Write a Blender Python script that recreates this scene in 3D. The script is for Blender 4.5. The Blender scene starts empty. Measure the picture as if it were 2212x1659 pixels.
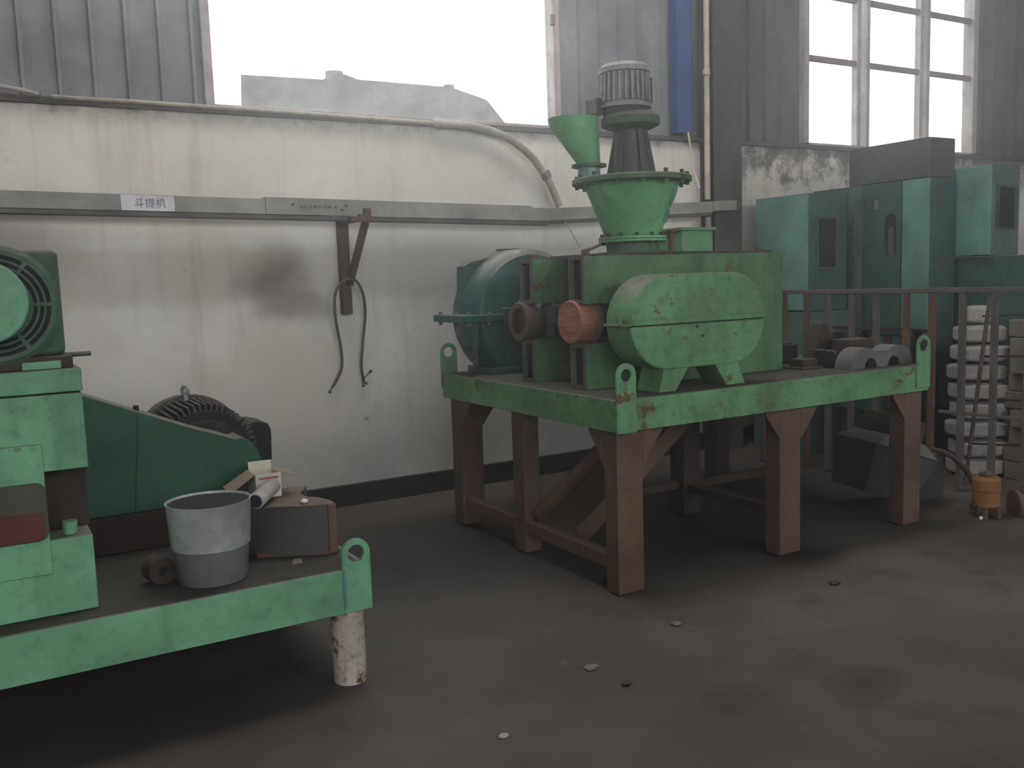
import bpy, bmesh, math, random
from mathutils import Vector, Matrix
random.seed(7)
S = bpy.context.scene
C = S.collection
PI = math.pi

# ------------------------------------------------------------------ camera
F_PX, PITCH, ROLL, YAW = 2000.0, 0.1131215, -0.03320949, 1.0414401
fw = Vector((math.cos(PITCH)*math.cos(YAW), math.cos(PITCH)*math.sin(YAW), -math.sin(PITCH)))
rt = fw.cross(Vector((0, 0, 1))).normalized()
up = rt.cross(fw)
R2 = math.cos(ROLL)*rt + math.sin(ROLL)*up
U2 = -math.sin(ROLL)*rt + math.cos(ROLL)*up
cd = bpy.data.cameras.new('camera'); cam = bpy.data.objects.new('camera', cd); C.objects.link(cam)
cd.sensor_fit = 'HORIZONTAL'; cd.sensor_width = 36.0; cd.lens = 36.0*F_PX/2212.0
cd.clip_start = 0.02; cd.clip_end = 400
cam.matrix_world = Matrix(((R2.x, U2.x, -fw.x, 0), (R2.y, U2.y, -fw.y, 0), (R2.z, U2.z, -fw.z, 1.6), (0, 0, 0, 1)))
S.camera = cam

# ------------------------------------------------------------------ view, world, daylight
S.view_settings.view_transform = 'Standard'; S.view_settings.look = 'None'
S.view_settings.gamma = 1.0; S.view_settings.use_curve_mapping = False
S.view_settings.exposure = 0.24
w = bpy.data.worlds.new('overcast_sky'); S.world = w; w.use_nodes = True
bgn = w.node_tree.nodes['Background']
bgn.inputs[0].default_value = (0.95, 0.98, 1.0, 1); bgn.inputs[1].default_value = 3.2

def area(name, loc, target, sx, sy, power, col=(1, 1, 1)):
    l = bpy.data.lights.new(name, 'AREA'); l.shape = 'RECTANGLE'; l.size = sx; l.size_y = sy
    l.energy = power; l.color = col
    o = bpy.data.objects.new(name, l); C.objects.link(o); o.location = loc
    o.rotation_euler = (Vector(target)-Vector(loc)).to_track_quat('-Z', 'Y').to_euler()
    return o
# daylight through windows behind the viewer, plus added lamps overhead and at left
area('daylight_front_windows', (2.0, -6.9, 4.1), (2.4, 6, 1.6), 12.0, 2.4, 235, (1.0, 0.955, 0.91))
area('added_roof_daylight', (3.0, 4.6, 6.9), (3.0, 4.6, 0), 4.0, 1.4, 175, (1.0, 0.965, 0.93))  # added overhead lamp for the wall's vertical gradient; ceiling has no opening
area('added_left_daylight', (-8.8, 1.6, 3.0), (2.6, 4.2, 1.0), 3.5, 3.0, 150, (1.0, 0.96, 0.92))  # added lamp brightening left-facing sides; that wall has no doorway
S.cycles.adaptive_threshold = 0.08; S.cycles.adaptive_min_samples = 16; S.cycles.max_bounces = 5; S.cycles.diffuse_bounces = 3; S.cycles.glossy_bounces = 3; S.cycles.transparent_max_bounces = 8; S.cycles.volume_bounces = 0

# ------------------------------------------------------------------ node helpers
def newmat(name):
    m = bpy.data.materials.new(name); m.use_nodes = True
    nt = m.node_tree; b = nt.nodes['Principled BSDF']
    return m, nt, b
def N(nt, typ, **kw):
    n = nt.nodes.new(typ)
    for k, v in kw.items():
        if k.startswith('_'): setattr(n, k[1:], v)
        else:
            try: n.inputs[int(k[1:]) if k[0] == 'i' and k[1:].isdigit() else k].default_value = v
            except Exception: pass
    return n
def noise(nt, vec, scale, detail=4, rough=.6):
    n = nt.nodes.new('ShaderNodeTexNoise'); n.inputs['Scale'].default_value = scale
    n.inputs['Detail'].default_value = detail; n.inputs['Roughness'].default_value = rough
    nt.links.new(vec, n.inputs['Vector']); return n.outputs['Fac']
def ramp(nt, fac, a, b, va=0.0, vb=1.0):
    n = nt.nodes.new('ShaderNodeMapRange'); n.interpolation_type = 'SMOOTHSTEP'
    n.inputs['From Min'].default_value = a; n.inputs['From Max'].default_value = b
    n.inputs['To Min'].default_value = va; n.inputs['To Max'].default_value = vb
    nt.links.new(fac, n.inputs['Value']); return n.outputs['Result']
def mix(nt, fac, a, b):
    n = nt.nodes.new('ShaderNodeMix'); n.data_type = 'RGBA'
    for sock, v in ((n.inputs[0], fac), (n.inputs[6], a), (n.inputs[7], b)):
        if hasattr(v, 'node'): nt.links.new(v, sock)
        else: sock.default_value = v if not isinstance(v, tuple) else (*v, 1)
    return n.outputs[2]
def mth(nt, op, a, b=None):
    n = nt.nodes.new('ShaderNodeMath'); n.operation = op
    for i, v in enumerate((a, b)):
        if v is None: continue
        if hasattr(v, 'node'): nt.links.new(v, n.inputs[i])
        else: n.inputs[i].default_value = v
    return n.outputs[0]
def coords(nt, scale=None):
    tc = nt.nodes.new('ShaderNodeTexCoord'); o = tc.outputs['Object']
    if scale:
        mp = nt.nodes.new('ShaderNodeMapping'); mp.inputs['Scale'].default_value = scale
        nt.links.new(o, mp.inputs['Vector']); o = mp.outputs['Vector']
    return o
def bump(nt, b, h, strength=.2, dist=.01):
    n = nt.nodes.new('ShaderNodeBump'); n.inputs['Strength'].default_value = strength; n.inputs['Distance'].default_value = dist
    nt.links.new(h, n.inputs['Height']); nt.links.new(n.outputs['Normal'], b.inputs['Normal'])
def upface(nt, a=.3, b=.85):
    g = nt.nodes.new('ShaderNodeNewGeometry'); s = nt.nodes.new('ShaderNodeSeparateXYZ')
    nt.links.new(g.outputs['Normal'], s.inputs[0]); return ramp(nt, s.outputs['Z'], a, b)

DUST = (.125, .108, .09)
def paint(name, col, dirt=(.05, .045, .03), amt=.5, rust=.0, rough=.5, dust=.85, scale=1.0, metal=0.0, dustcol=DUST, streak=.35, scuff=0.0):
    """painted or bare metal: tone variation, grime, rust flecks, settled dust on upward faces"""
    m, nt, b = newmat(name); v = coords(nt)
    n1 = noise(nt, v, 3.2*scale, 3, .62); n2 = noise(nt, v, 22*scale, 4, .7)
    vs = coords(nt, (9*scale, 9*scale, 1.1*scale)); n3 = noise(nt, vs, 1.0, 2, .6)
    dk = tuple(c*.72 for c in col); lt = tuple(min(1, c*1.18) for c in col)
    c = mix(nt, ramp(nt, n1, .3, .7), dk, lt)
    g = mth(nt, 'MULTIPLY', ramp(nt, n2, .47, .78), amt)
    c = mix(nt, g, c, dirt)
    st = mth(nt, 'MULTIPLY', ramp(nt, n3, .5, .8), streak)
    c = mix(nt, st, c, dirt)
    if rust > 0:
        n4 = noise(nt, v, 7*scale, 4, .75)
        c = mix(nt, ramp(nt, n4, .66-.22*rust, .74-.16*rust), c, (.105, .045, .022))
    if scuff > 0:
        c = mix(nt, mth(nt, 'MULTIPLY', ramp(nt, noise(nt, coords(nt, (38, 38, 3.2)), 1.0, 3, .6), .64, .74), scuff), c, (.34, .29, .26))
    if dust > 0:
        du = mth(nt, 'MULTIPLY', upface(nt), dust)
        dn = mix(nt, n2, tuple(x*.75 for x in dustcol), tuple(x*1.2 for x in dustcol))
        c = mix(nt, du, c, dn)
    nt.links.new(c, b.inputs['Base Color'])
    nt.links.new(ramp(nt, n2, .3, .7, rough-.08, min(1, rough+.22)), b.inputs['Roughness'])
    b.inputs['Metallic'].default_value = metal
    b.inputs['Specular IOR Level'].default_value = .4
    bump(nt, b, n2, .12, .004)
    return m

MT = {}
MT['green'] = paint('green_enamel', (.15, .375, .22), (.03, .07, .035), .45, .12, .48)
MT['green_press'] = paint('green_enamel_worn', (.115, .285, .13), (.045, .055, .022), .6, .32, .5)
MT['green_frame'] = paint('shaded_green_enamel', (.075, .19, .085), (.035, .05, .022), .65, .3, .55, streak=.6)  # grimy, and darkened to paint in the shade on the set-back frames
MT['green_deep'] = paint('dark_green_enamel', (.017, .095, .055), (.02, .03, .02), .3, .0, .5)
MT['green_fan'] = paint('grey_green_enamel', (.045, .10, .066), (.03, .035, .03), .4, .0, .55)
MT['hopper_green'] = paint('bright_green_enamel', (.14, .42, .18), (.04, .07, .03), .35, .12, .45)
MT['teal'] = paint('teal_enamel', (.022, .105, .096), (.02, .03, .028), .35, .0, .32)
MT['cab_light'] = paint('lit_teal_enamel', (.125, .285, .24), (.06, .09, .08), .4, .05, .28, dust=.5)  # paler copy of the cabinet teal, light painted into the lit sides
MT['cab_dark'] = paint('shaded_teal_enamel', (.036, .095, .08), (.03, .04, .035), .45, .05, .5, dust=.5)  # darker copy of the cabinet teal, shade painted into the other faces
MT['cab_mid'] = paint('grey_teal_enamel', (.07, .135, .115), (.06, .065, .055), .5, .05, .5, dust=.5)
MT['hood'] = paint('dull_grey_green_steel', (.075, .085, .07), (.05, .05, .04), .4, .0, .6, dust=.5)
MT['rust'] = paint('rusty_brown_steel', (.12, .064, .044), (.04, .025, .018), .5, .45, .62, dust=.35, scuff=.6)
MT['rust_dark'] = paint('dark_rusty_steel', (.045, .032, .026), (.03, .02, .016), .5, .2, .75, dust=.4)
MT['rust_orange'] = paint('orange_rust_iron', (.30, .13, .05), (.10, .05, .025), .55, .2, .75, dust=.2)
MT['bracket_red'] = paint('red_oxide_steel', (.105, .05, .048), (.05, .035, .035), .5, .0, .6, dust=.6)
MT['railgrey'] = paint('grimy_grey_steel', (.105, .09, .082), (.06, .04, .03), .6, .3, .65, dust=.6)
MT['railrust'] = paint('reddish_rust_steel', (.125, .06, .042), (.06, .035, .025), .5, .3, .7, dust=.5)
MT['steel'] = paint('dull_steel', (.20, .20, .195), (.08, .07, .06), .5, .1, .45, dust=.5, metal=.4)
MT['steel_dark'] = paint('dark_grey_iron', (.06, .063, .062), (.03, .03, .03), .4, .0, .55, dust=.6)
MT['motor_grey'] = paint('dusty_grey_motor', (.33, .335, .33), (.06, .06, .06), .5, .0, .55, dust=.5)
MT['pedestal'] = paint('black_green_iron', (.06, .07, .07), (.03, .03, .03), .4, .0, .45, dust=.4)
MT['flange'] = paint('dusty_green_flange', (.06, .125, .07), (.05, .055, .04), .6, .2, .6, dust=.8)
MT['deck'] = paint('grimy_deck_plate', (.055, .05, .042), (.03, .025, .02), .6, .2, .8, dust=.45, dustcol=(.075, .062, .05))
MT['deck_left'] = paint('oily_deck_plate', (.035, .032, .026), (.02, .018, .015), .6, .1, .8, dust=.3, dustcol=(.06, .05, .04))
MT['black'] = paint('black_grime', (.018, .018, .018), (.01, .01, .01), .3, .0, .8, dust=.3)
MT['hollow'] = paint('recess_shade_black', (.012, .013, .013), (.008, .008, .008), .2, .0, .9, dust=.0)  # near-black stand-in for the shade inside openings
MT['red'] = paint('faded_red_enamel', (.10, .022, .018), (.05, .03, .025), .5, .0, .6, dust=.2)
MT['olive'] = paint('olive_brown_enamel', (.062, .058, .04), (.05, .035, .028), .5, .0, .6, dust=.2)
MT['cream'] = paint('cream_painted_pipe', (.56, .48, .36), (.22, .18, .13), .5, .0, .5, dust=.4, dustcol=(.4, .36, .3))
MT['conduit'] = paint('grey_cream_conduit', (.40, .35, .28), (.14, .125, .11), .7, .0, .45, dust=.75, dustcol=(.20, .19, .18))
MT['white_pipe'] = paint('white_rust_stained_pipe', (.52, .46, .39), (.17, .10, .055), .95, .62, .7, dust=.4, scale=1.6)
MT['tray'] = paint('grey_painted_tray', (.30, .295, .265), (.16, .15, .13), .45, .0, .6, dust=.5, streak=.2)
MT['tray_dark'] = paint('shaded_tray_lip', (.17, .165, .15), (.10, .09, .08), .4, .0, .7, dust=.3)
MT['blue'] = paint('blue_painted_steel', (.035, .085, .25), (.05, .06, .09), .35, .0, .5, dust=.3)
MT['column'] = paint('grimy_steel_column', (.085, .075, .075), (.04, .035, .035), .6, .0, .7, dust=.3)
MT['clad'] = paint('grey_cladding_sheet', (.235, .24, .25), (.12, .12, .125), .35, .0, .5, dust=.2, scale=.6, streak=.5)
MT['clad_dark'] = paint('sooty_cladding_sheet', (.12, .115, .12), (.06, .057, .06), .5, .0, .6, dust=.2, scale=.6, streak=.7)
MT['flash'] = paint('rusty_flashing', (.12, .10, .10), (.06, .045, .05), .6, .1, .7, dust=.4)
MT['winframe'] = paint('weathered_window_frame', (.42, .36, .34), (.20, .13, .12), .6, .15, .6, dust=.4)
MT['winrail'] = paint('brown_window_rail', (.20, .13, .12), (.12, .06, .05), .5, .2, .6, dust=.2)
MT['galv'] = paint('galvanised_sheet', (.42, .45, .43), (.12, .13, .12), .55, .0, .42, dust=.2, metal=.35)
MT['bucket_low'] = paint('grey_plastic_bucket', (.13, .135, .145), (.07, .07, .075), .4, .0, .5, dust=.3)
MT['card'] = paint('brown_cardboard', (.30, .215, .14), (.14, .10, .07), .4, .0, .9, dust=.2)
MT['box_white'] = paint('cream_carton', (.62, .57, .48), (.35, .3, .25), .3, .0, .85, dust=.1)
MT['paper'] = paint('greyish_wrapping_paper', (.40, .36, .34), (.2, .17, .15), .4, .0, .9, dust=.2)
MT['print_red'] = paint('faded_red_print', (.40, .10, .07), (.3, .2, .15), .3, .0, .9, dust=.0)
MT['white_cap'] = paint('white_plastic', (.75, .74, .70), (.5, .48, .45), .2, .0, .5, dust=.1)
MT['sack'] = paint('white_woven_sack', (.40, .38, .365), (.20, .17, .15), .6, .0, .8, dust=.2)
MT['slab'] = paint('grey_brown_slab', (.20, .17, .15), (.10, .08, .07), .6, .0, .85, dust=.3)
MT['sign'] = paint('white_paper_label', (.70, .70, .74), (.5, .5, .52), .3, .0, .8, dust=.0)
MT['ink'] = paint('grey_ink', (.20, .20, .23), (.25, .25, .28), .5, .0, .9, dust=.0)
MT['tag_grey'] = paint('grey_metal_scrap', (.16, .165, .165), (.08, .08, .08), .5, .0, .5, dust=.5, metal=.3)
MT['cable'] = paint('grey_cable', (.10, .095, .085), (.06, .055, .05), .4, .0, .7, dust=.3)
MT['outside'] = paint('pale_grey_concrete', (.20, .185, .175), (.12, .12, .12), .3, .0, .9, dust=.0)
MT['earth'] = paint('outside_ground', (.12, .12, .11), (.08, .08, .07), .3, .0, .9, dust=.0)

def copper():
    m, nt, b = newmat('copper_shims'); v = coords(nt, (6, 6, 70)); n = noise(nt, v, 1.0, 5, .7)
    v2 = coords(nt); n2 = noise(nt, v2, 16, 4, .6)
    c = mix(nt, ramp(nt, n, .3, .7), (.22, .085, .045), (.50, .23, .14))
    c = mix(nt, mth(nt, 'MULTIPLY', ramp(nt, n2, .5, .75), .6), c, (.14, .06, .035))
    nt.links.new(c, b.inputs['Base Color']); b.inputs['Roughness'].default_value = .55; b.inputs['Metallic'].default_value = .25
    bump(nt, b, n, .4, .004); return m
MT['copper'] = copper()

def glass():
    m = bpy.data.materials.new('window_glass'); m.use_nodes = True; nt = m.node_tree
    for n in list(nt.nodes): nt.nodes.remove(n)
    o = nt.nodes.new('ShaderNodeOutputMaterial'); t = nt.nodes.new('ShaderNodeBsdfTransparent')
    g = nt.nodes.new('ShaderNodeBsdfGlossy'); g.inputs['Roughness'].default_value = .05
    t.inputs[0].default_value = (.93, .95, .95, 1); x = nt.nodes.new('ShaderNodeMixShader'); x.inputs[0].default_value = .04
    nt.links.new(t.outputs[0], x.inputs[1]); nt.links.new(g.outputs[0], x.inputs[2]); nt.links.new(x.outputs[0], o.inputs[0])
    return m
MT['glass'] = glass()

def spot(nt, v, cx, cy, cz, rx, ry, rz):
    """soft elliptical mask for stains and painted shade around a place on the surface"""
    mp = nt.nodes.new('ShaderNodeMapping'); mp.vector_type = 'TEXTURE'
    mp.inputs['Location'].default_value = (cx, cy, cz); mp.inputs['Scale'].default_value = (rx, ry, rz)
    nt.links.new(v, mp.inputs['Vector'])
    l = nt.nodes.new('ShaderNodeVectorMath'); l.operation = 'LENGTH'; nt.links.new(mp.outputs[0], l.inputs[0])
    return ramp(nt, l.outputs['Value'], 1.0, .1)

def plaster():
    m, nt, b = newmat('dirty_white_plaster'); v = coords(nt)
    sp = nt.nodes.new('ShaderNodeSeparateXYZ'); nt.links.new(v, sp.inputs[0]); X, Z = sp.outputs['X'], sp.outputs['Z']
    n1 = noise(nt, v, .9, 6, .65); n2 = noise(nt, v, 6, 6, .7); n3 = noise(nt, coords(nt, (7, 7, .55)), 1, 5, .65); n4 = noise(nt, v, 45, 3, .6)
    c = mix(nt, ramp(nt, n1, .3, .7), (.62, .585, .525), (.80, .775, .73))
    # tan lime-wash band, with a wavering edge
    zz = mth(nt, 'ADD', Z, mth(nt, 'MULTIPLY', mth(nt, 'SUBTRACT', n2, .5), .12))
    band = mth(nt, 'MULTIPLY', ramp(nt, zz, 1.45, 1.55), ramp(nt, zz, 1.90, 1.82))
    c = mix(nt, mth(nt, 'MULTIPLY', band, .30), c, (.40, .345, .275))
    up_ = ramp(nt, zz, 2.15, 2.45); c = mix(nt, mth(nt, 'MULTIPLY', up_, .35), c, (.70, .62, .52))
    c = mix(nt, mth(nt, 'MULTIPLY', ramp(nt, n3, .5, .78), .42), c, (.34, .30, .25))
    c = mix(nt, mth(nt, 'MULTIPLY', ramp(nt, n2, .56, .8), .45), c, (.33, .305, .27))
    # dark marks: a big soot smudge, grimy lower wall with painted-in shade, grime under the flashing, mould right of the column
    wob = nt.nodes.new('ShaderNodeVectorMath'); wob.operation = 'ADD'; wn = nt.nodes.new('ShaderNodeTexNoise'); wn.inputs['Scale'].default_value = 3.5; wn.inputs['Detail'].default_value = 3
    nt.links.new(v, wn.inputs['Vector']); ws = nt.nodes.new('ShaderNodeVectorMath'); ws.operation = 'MULTIPLY_ADD'; ws.inputs[1].default_value = (.32, 0, .28); ws.inputs[2].default_value = (-.16, 0, -.14)
    nt.links.new(wn.outputs['Color'], ws.inputs[0]); nt.links.new(v, wob.inputs[0]); nt.links.new(ws.outputs[0], wob.inputs[1]); vw = wob.outputs[0]
    c = mix(nt, mth(nt, 'MULTIPLY', spot(nt, vw, 1.84, 6.33, 1.68, .42, 9, .28), .75), c, (.15, .125, .095))
    c = mix(nt, mth(nt, 'MULTIPLY', spot(nt, vw, 1.98, 6.33, 1.46, .42, 9, .15), .6), c, (.18, .155, .125))
    c = mix(nt, mth(nt, 'MULTIPLY', spot(nt, v, 2.46, 6.33, .62, .035, 9, .03), .8), c, (.30, .16, .06))
    c = mix(nt, mth(nt, 'MULTIPLY', spot(nt, v, .15, 6.33, 1.9, .75, 9, .55), .55), c, (.17, .15, .13))  # left end darkened to paint in vignetting
    low = mth(nt, 'MULTIPLY', ramp(nt, zz, 1.25, .15), ramp(nt, n1, .2, .6)); c = mix(nt, mth(nt, 'MULTIPLY', low, .75), c, (.22, .215, .215))  # grime plus light falloff painted in towards the floor
    topg = mth(nt, 'MULTIPLY', ramp(nt, mth(nt, 'ADD', Z, mth(nt, 'MULTIPLY', n2, .25)), 2.78, 2.92), .8); c = mix(nt, topg, c, (.13, .115, .11))
    mould = mth(nt, 'MULTIPLY', ramp(nt, X, 6.0, 6.25), ramp(nt, mth(nt, 'ADD', n2, mth(nt, 'MULTIPLY', mth(nt, 'SUBTRACT', Z, 2.45), .55)), .45, .68))
    c = mix(nt, mth(nt, 'MULTIPLY', mould, .85), c, (.10, .085, .08))
    sk = ramp(nt, mth(nt, 'ADD', n4, mth(nt, 'MULTIPLY', n2, .2)), .80, .86); c = mix(nt, sk, c, (.14, .12, .10))
    nt.links.new(c, b.inputs['Base Color']); b.inputs['Roughness'].default_value = .9
    h = mth(nt, 'ADD', mth(nt, 'MULTIPLY', n2, .7), mth(nt, 'MULTIPLY', n4, .3)); bump(nt, b, h, .25, .012)
    return m
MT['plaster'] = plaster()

def concrete():
    m, nt, b = newmat('oily_shaded_concrete'); v = coords(nt)
    n1 = noise(nt, v, .55, 6, .62); n2 = noise(nt, v, 3.4, 7, .7); n3 = noise(nt, v, 28, 5, .65)
    c = mix(nt, ramp(nt, n1, .32, .68), (.066, .055, .047), (.13, .112, .097))
    c = mix(nt, mth(nt, 'MULTIPLY', ramp(nt, n2, .5, .75), .55), c, (.036, .032, .03))
    c = mix(nt, mth(nt, 'MULTIPLY', ramp(nt, n2, .42, .25), .55), c, (.19, .168, .148))
    c = mix(nt, mth(nt, 'MULTIPLY', ramp(nt, n3, .6, .8), .4), c, (.03, .027, .025))
    for (x, y, rx, ry, a) in ((3.95, 3.55, .34, .26, .85), (2.35, 2.45, .30, .2, .45), (2.2, 4.9, 1.7, 2.0, .9), (4.2, 5.0, 1.9, 1.7, .85), (.2, 3.7, 1.9, 1.1, .7), (3.5, 4.2, 1.2, .8, .7), (2.9, 2.3, .3, .2, .5), (6.0, 5.2, 2.0, 1.6, .6)):  # small ovals are oil stains; wide ones paint shade around the machines
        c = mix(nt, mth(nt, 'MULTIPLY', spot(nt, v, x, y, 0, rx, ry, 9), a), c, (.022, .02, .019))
    vo = nt.nodes.new('ShaderNodeTexVoronoi'); vo.feature = 'DISTANCE_TO_EDGE'; vo.inputs['Scale'].default_value = .32
    wv = nt.nodes.new('ShaderNodeVectorMath'); wv.operation = 'ADD'
    cb = nt.nodes.new('ShaderNodeTexNoise'); cb.inputs['Scale'].default_value = 1.5; nt.links.new(v, cb.inputs['Vector'])
    nt.links.new(v, wv.inputs[0]); nt.links.new(cb.outputs['Color'], wv.inputs[1]); nt.links.new(wv.outputs[0], vo.inputs['Vector'])
    ck = ramp(nt, vo.outputs['Distance'], .006, .001); c = mix(nt, mth(nt, 'MULTIPLY', ck, .18), c, (.02, .018, .016))
    nt.links.new(c, b.inputs['Base Color'])
    nt.links.new(ramp(nt, n2, .3, .7, .9, .62), b.inputs['Roughness']); b.inputs['Specular IOR Level'].default_value = .3
    bump(nt, b, mth(nt, 'ADD', n3, mth(nt, 'MULTIPLY', n2, .8)), .25, .008)
    return m
MT['floor'] = concrete()

# ------------------------------------------------------------------ geometry helpers
class G:
    """collects shapes in world space; build() links them as ONE mesh object"""
    def __init__(s): s.b = bmesh.new()
    def _f(s, vs):
        try: return s.b.faces.new(vs)
        except ValueError: return None
    def hexa(s, p):
        v = [s.b.verts.new(q) for q in p]
        for f in ((0, 3, 2, 1), (4, 5, 6, 7), (0, 1, 5, 4), (1, 2, 6, 5), (2, 3, 7, 6), (3, 0, 4, 7)): s._f([v[i] for i in f])
        return s
    def box(s, x0, x1, y0, y1, z0, z1):
        return s.hexa([(x0, y0, z0), (x1, y0, z0), (x1, y1, z0), (x0, y1, z0), (x0, y0, z1), (x1, y0, z1), (x1, y1, z1), (x0, y1, z1)])
    def bar(s, p0, p1, w, h, upv=(0, 0, 1)):
        p0, p1 = Vector(p0), Vector(p1); d = (p1-p0).normalized(); a = d.cross(Vector(upv))
        if a.length < 1e-4: a = d.cross(Vector((0, 1, 0)))
        a.normalize(); b = a.cross(d); a *= w/2; b *= h/2
        return s.hexa([p0-a-b, p0+a-b, p0+a+b, p0-a+b, p1-a-b, p1+a-b, p1+a+b, p1-a+b])
    def prism(s, pts, axis, lo, hi):
        """2-D outline swept along an axis: x uses (y,z), y uses (x,z), z uses (x,y)"""
        def P(a, b, c): return {'x': (c, a, b), 'y': (a, c, b), 'z': (a, b, c)}[axis]
        A = [s.b.verts.new(P(a, b, lo)) for a, b in pts]; B = [s.b.verts.new(P(a, b, hi)) for a, b in pts]
        n = len(pts)
        for i in range(n): s._f([A[i], A[(i+1) % n], B[(i+1) % n], B[i]])
        s._f(A[::-1]); s._f(B); return s
    def plate_hole(s, pts, hole, axis, lo, hi):
        """outline with one hole; both lists must have the same length"""
        def P(a, b, c): return {'x': (c, a, b), 'y': (a, c, b), 'z': (a, b, c)}[axis]
        r = [[s.b.verts.new(P(a, b, c)) for a, b in L] for c in (lo, hi) for L in (pts, hole)]
        n = len(pts); o0, h0, o1, h1 = r
        for i in range(n):
            j = (i+1) % n
            s._f([o0[i], o0[j], o1[j], o1[i]]); s._f([h0[j], h0[i], h1[i], h1[j]])
            s._f([o0[j], o0[i], h0[i], h0[j]]); s._f([o1[i], o1[j], h1[j], h1[i]])
        return s
    def lathe(s, c, prof, axis=(0, 0, 1), n=32, a0=0.0, a1=2*PI, ref=None):
        """profile of (radius, height) turned about the axis through c"""
        c = Vector(c); ax = Vector(axis).normalized()
        e1 = Vector(ref).normalized() if ref else (Vector((1, 0, 0)) if abs(ax.x) < .9 else Vector((0, 1, 0)))
        e1 = (e1-ax*e1.dot(ax)).normalized(); e2 = ax.cross(e1)
        full = abs(a1-a0-2*PI) < 1e-5; m = n if full else n+1; rings = []
        for r, h in prof:
            if r < 1e-6: rings.append([s.b.verts.new(c+ax*h)]); continue
            rings.append([s.b.verts.new(c+ax*h+(e1*math.cos(a0+(a1-a0)*i/n)+e2*math.sin(a0+(a1-a0)*i/n))*r) for i in range(m)])
        for A, B in zip(rings, rings[1:]):
            for i in range(n):
                j = (i+1) % m
                q = [A[i % len(A)], A[j % len(A)], B[j % len(B)], B[i % len(B)]]
                u = []
                for v in q:
                    if v not in u: u.append(v)
                if len(u) > 2: s._f(u)
        if not full:
            s._f([r[0] for r in rings]); s._f([r[-1] for r in rings][::-1])
        return s
    def cyl(s, p0, p1, r0, r1=None, n=20):
        p0, p1 = Vector(p0), Vector(p1); L = (p1-p0).length; r1 = r0 if r1 is None else r1
        return s.lathe(p0, [(0, 0), (r0, 0), (r1, L), (0, L)], p1-p0, n)
    def tube(s, pts, r, n=10):
        pts = [Vector(p) for p in pts]; prev = None; rings = []
        for i, p in enumerate(pts):
            d = (pts[min(i+1, len(pts)-1)]-pts[max(i-1, 0)]).normalized()
            a = d.cross(Vector((0, 0, 1))) if prev is None else prev-d*prev.dot(d)
            if a.length < 1e-3: a = d.cross(Vector((0, 1, 0)))
            a.normalize(); prev = a; b = d.cross(a)
            rings.append([s.b.verts.new(p+(a*math.cos(2*PI*k/n)+b*math.sin(2*PI*k/n))*r) for k in range(n)])
        for A, B in zip(rings, rings[1:]):
            for k in range(n): s._f([A[k], A[(k+1) % n], B[(k+1) % n], B[k]])
        s._f(rings[0][::-1]); s._f(rings[-1]); return s
    def ball(s, c, rx, ry, rz, u=14, v=8):
        r = bmesh.ops.create_uvsphere(s.b, u_segments=u, v_segments=v, radius=1)
        for q in r['verts']: q.co = Vector((c[0]+q.co.x*rx, c[1]+q.co.y*ry, c[2]+q.co.z*rz))
        return s
    def build(s, name, mat, parent=None, bev=0.0, smooth=None, origin=None):
        bmesh.ops.recalc_face_normals(s.b, faces=s.b.faces)
        vs = [v.co for v in s.b.verts]
        base = Vector((0, 0, 0))
        if parent is not None: base = Vector(parent['_o'])
        elif origin is not None: base = Vector(origin)
        else:
            base = Vector(((min(v.x for v in vs)+max(v.x for v in vs))/2, (min(v.y for v in vs)+max(v.y for v in vs))/2, min(v.z for v in vs)))
        bmesh.ops.translate(s.b, verts=s.b.verts, vec=-base)
        me = bpy.data.meshes.new(name); s.b.to_mesh(me); s.b.free()
        me.materials.append(MT[mat] if isinstance(mat, str) else mat)
        if smooth is None: smooth = True
        if smooth: me.shade_smooth(); me.set_sharp_from_angle(angle=.62)
        o = bpy.data.objects.new(name, me); C.objects.link(o)
        if parent is not None: o.parent = parent
        else: o.location = base
        o['_o'] = tuple(base)
        if bev > 0:
            md = o.modifiers.new('bevel', 'BEVEL'); md.width = bev; md.segments = 2; md.limit_method = 'ANGLE'; md.angle_limit = .6; md.harden_normals = True
        return o
def tag(o, label, cat, group=None):
    o['label'] = label; o['category'] = cat
    if group: o['group'] = group
    return o
def thing(name, label, cat, loc, group=None):
    o = bpy.data.objects.new(name, None); C.objects.link(o); o.location = loc; o.empty_display_size = .1
    o['_o'] = tuple(loc); return tag(o, label, cat, group)
def struct(o): o['kind'] = 'structure'; return o
def share(o, name, dx, dy, dz, parent):
    """another piece alike, sharing the mesh"""
    c = o.copy(); c.name = name; C.objects.link(c); c.parent = parent
    c.location = Vector(o.location)+Vector((dx, dy, dz)); return c
def stadium(x0, x1, z0, z1, n=14):
    r = (z1-z0)/2; zc = (z0+z1)/2; P = []
    for i in range(n+1): a = PI/2+PI*i/n; P.append((x0+r+r*math.cos(a), zc+r*math.sin(a)))
    for i in range(n+1): a = -PI/2+PI*i/n; P.append((x1-r+r*math.cos(a), zc+r*math.sin(a)))
    return P
def lug(parent, x0, x1, z0, z1, y0, y1, hr, mat, name='lifting_lug'):
    r = (x1-x0)/2; xc = (x0+x1)/2; zc = z1-r; cr = math.atan2(zc-z0, r)
    A = sorted([2*PI*i/36 for i in range(36)]+[2*PI-cr, PI+cr]); P, h = [], []
    for a in A:
        ca, sa = math.cos(a), math.sin(a)
        t = r if sa >= 0 else min(r/max(abs(ca), 1e-6), (zc-z0)/max(abs(sa), 1e-6))
        P.append((xc+t*ca, zc+t*sa)); h.append((xc+hr*ca, zc+hr*sa))
    return G().plate_hole(P, h, 'y', y0, y1).build(name, mat, parent, .003)
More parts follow.
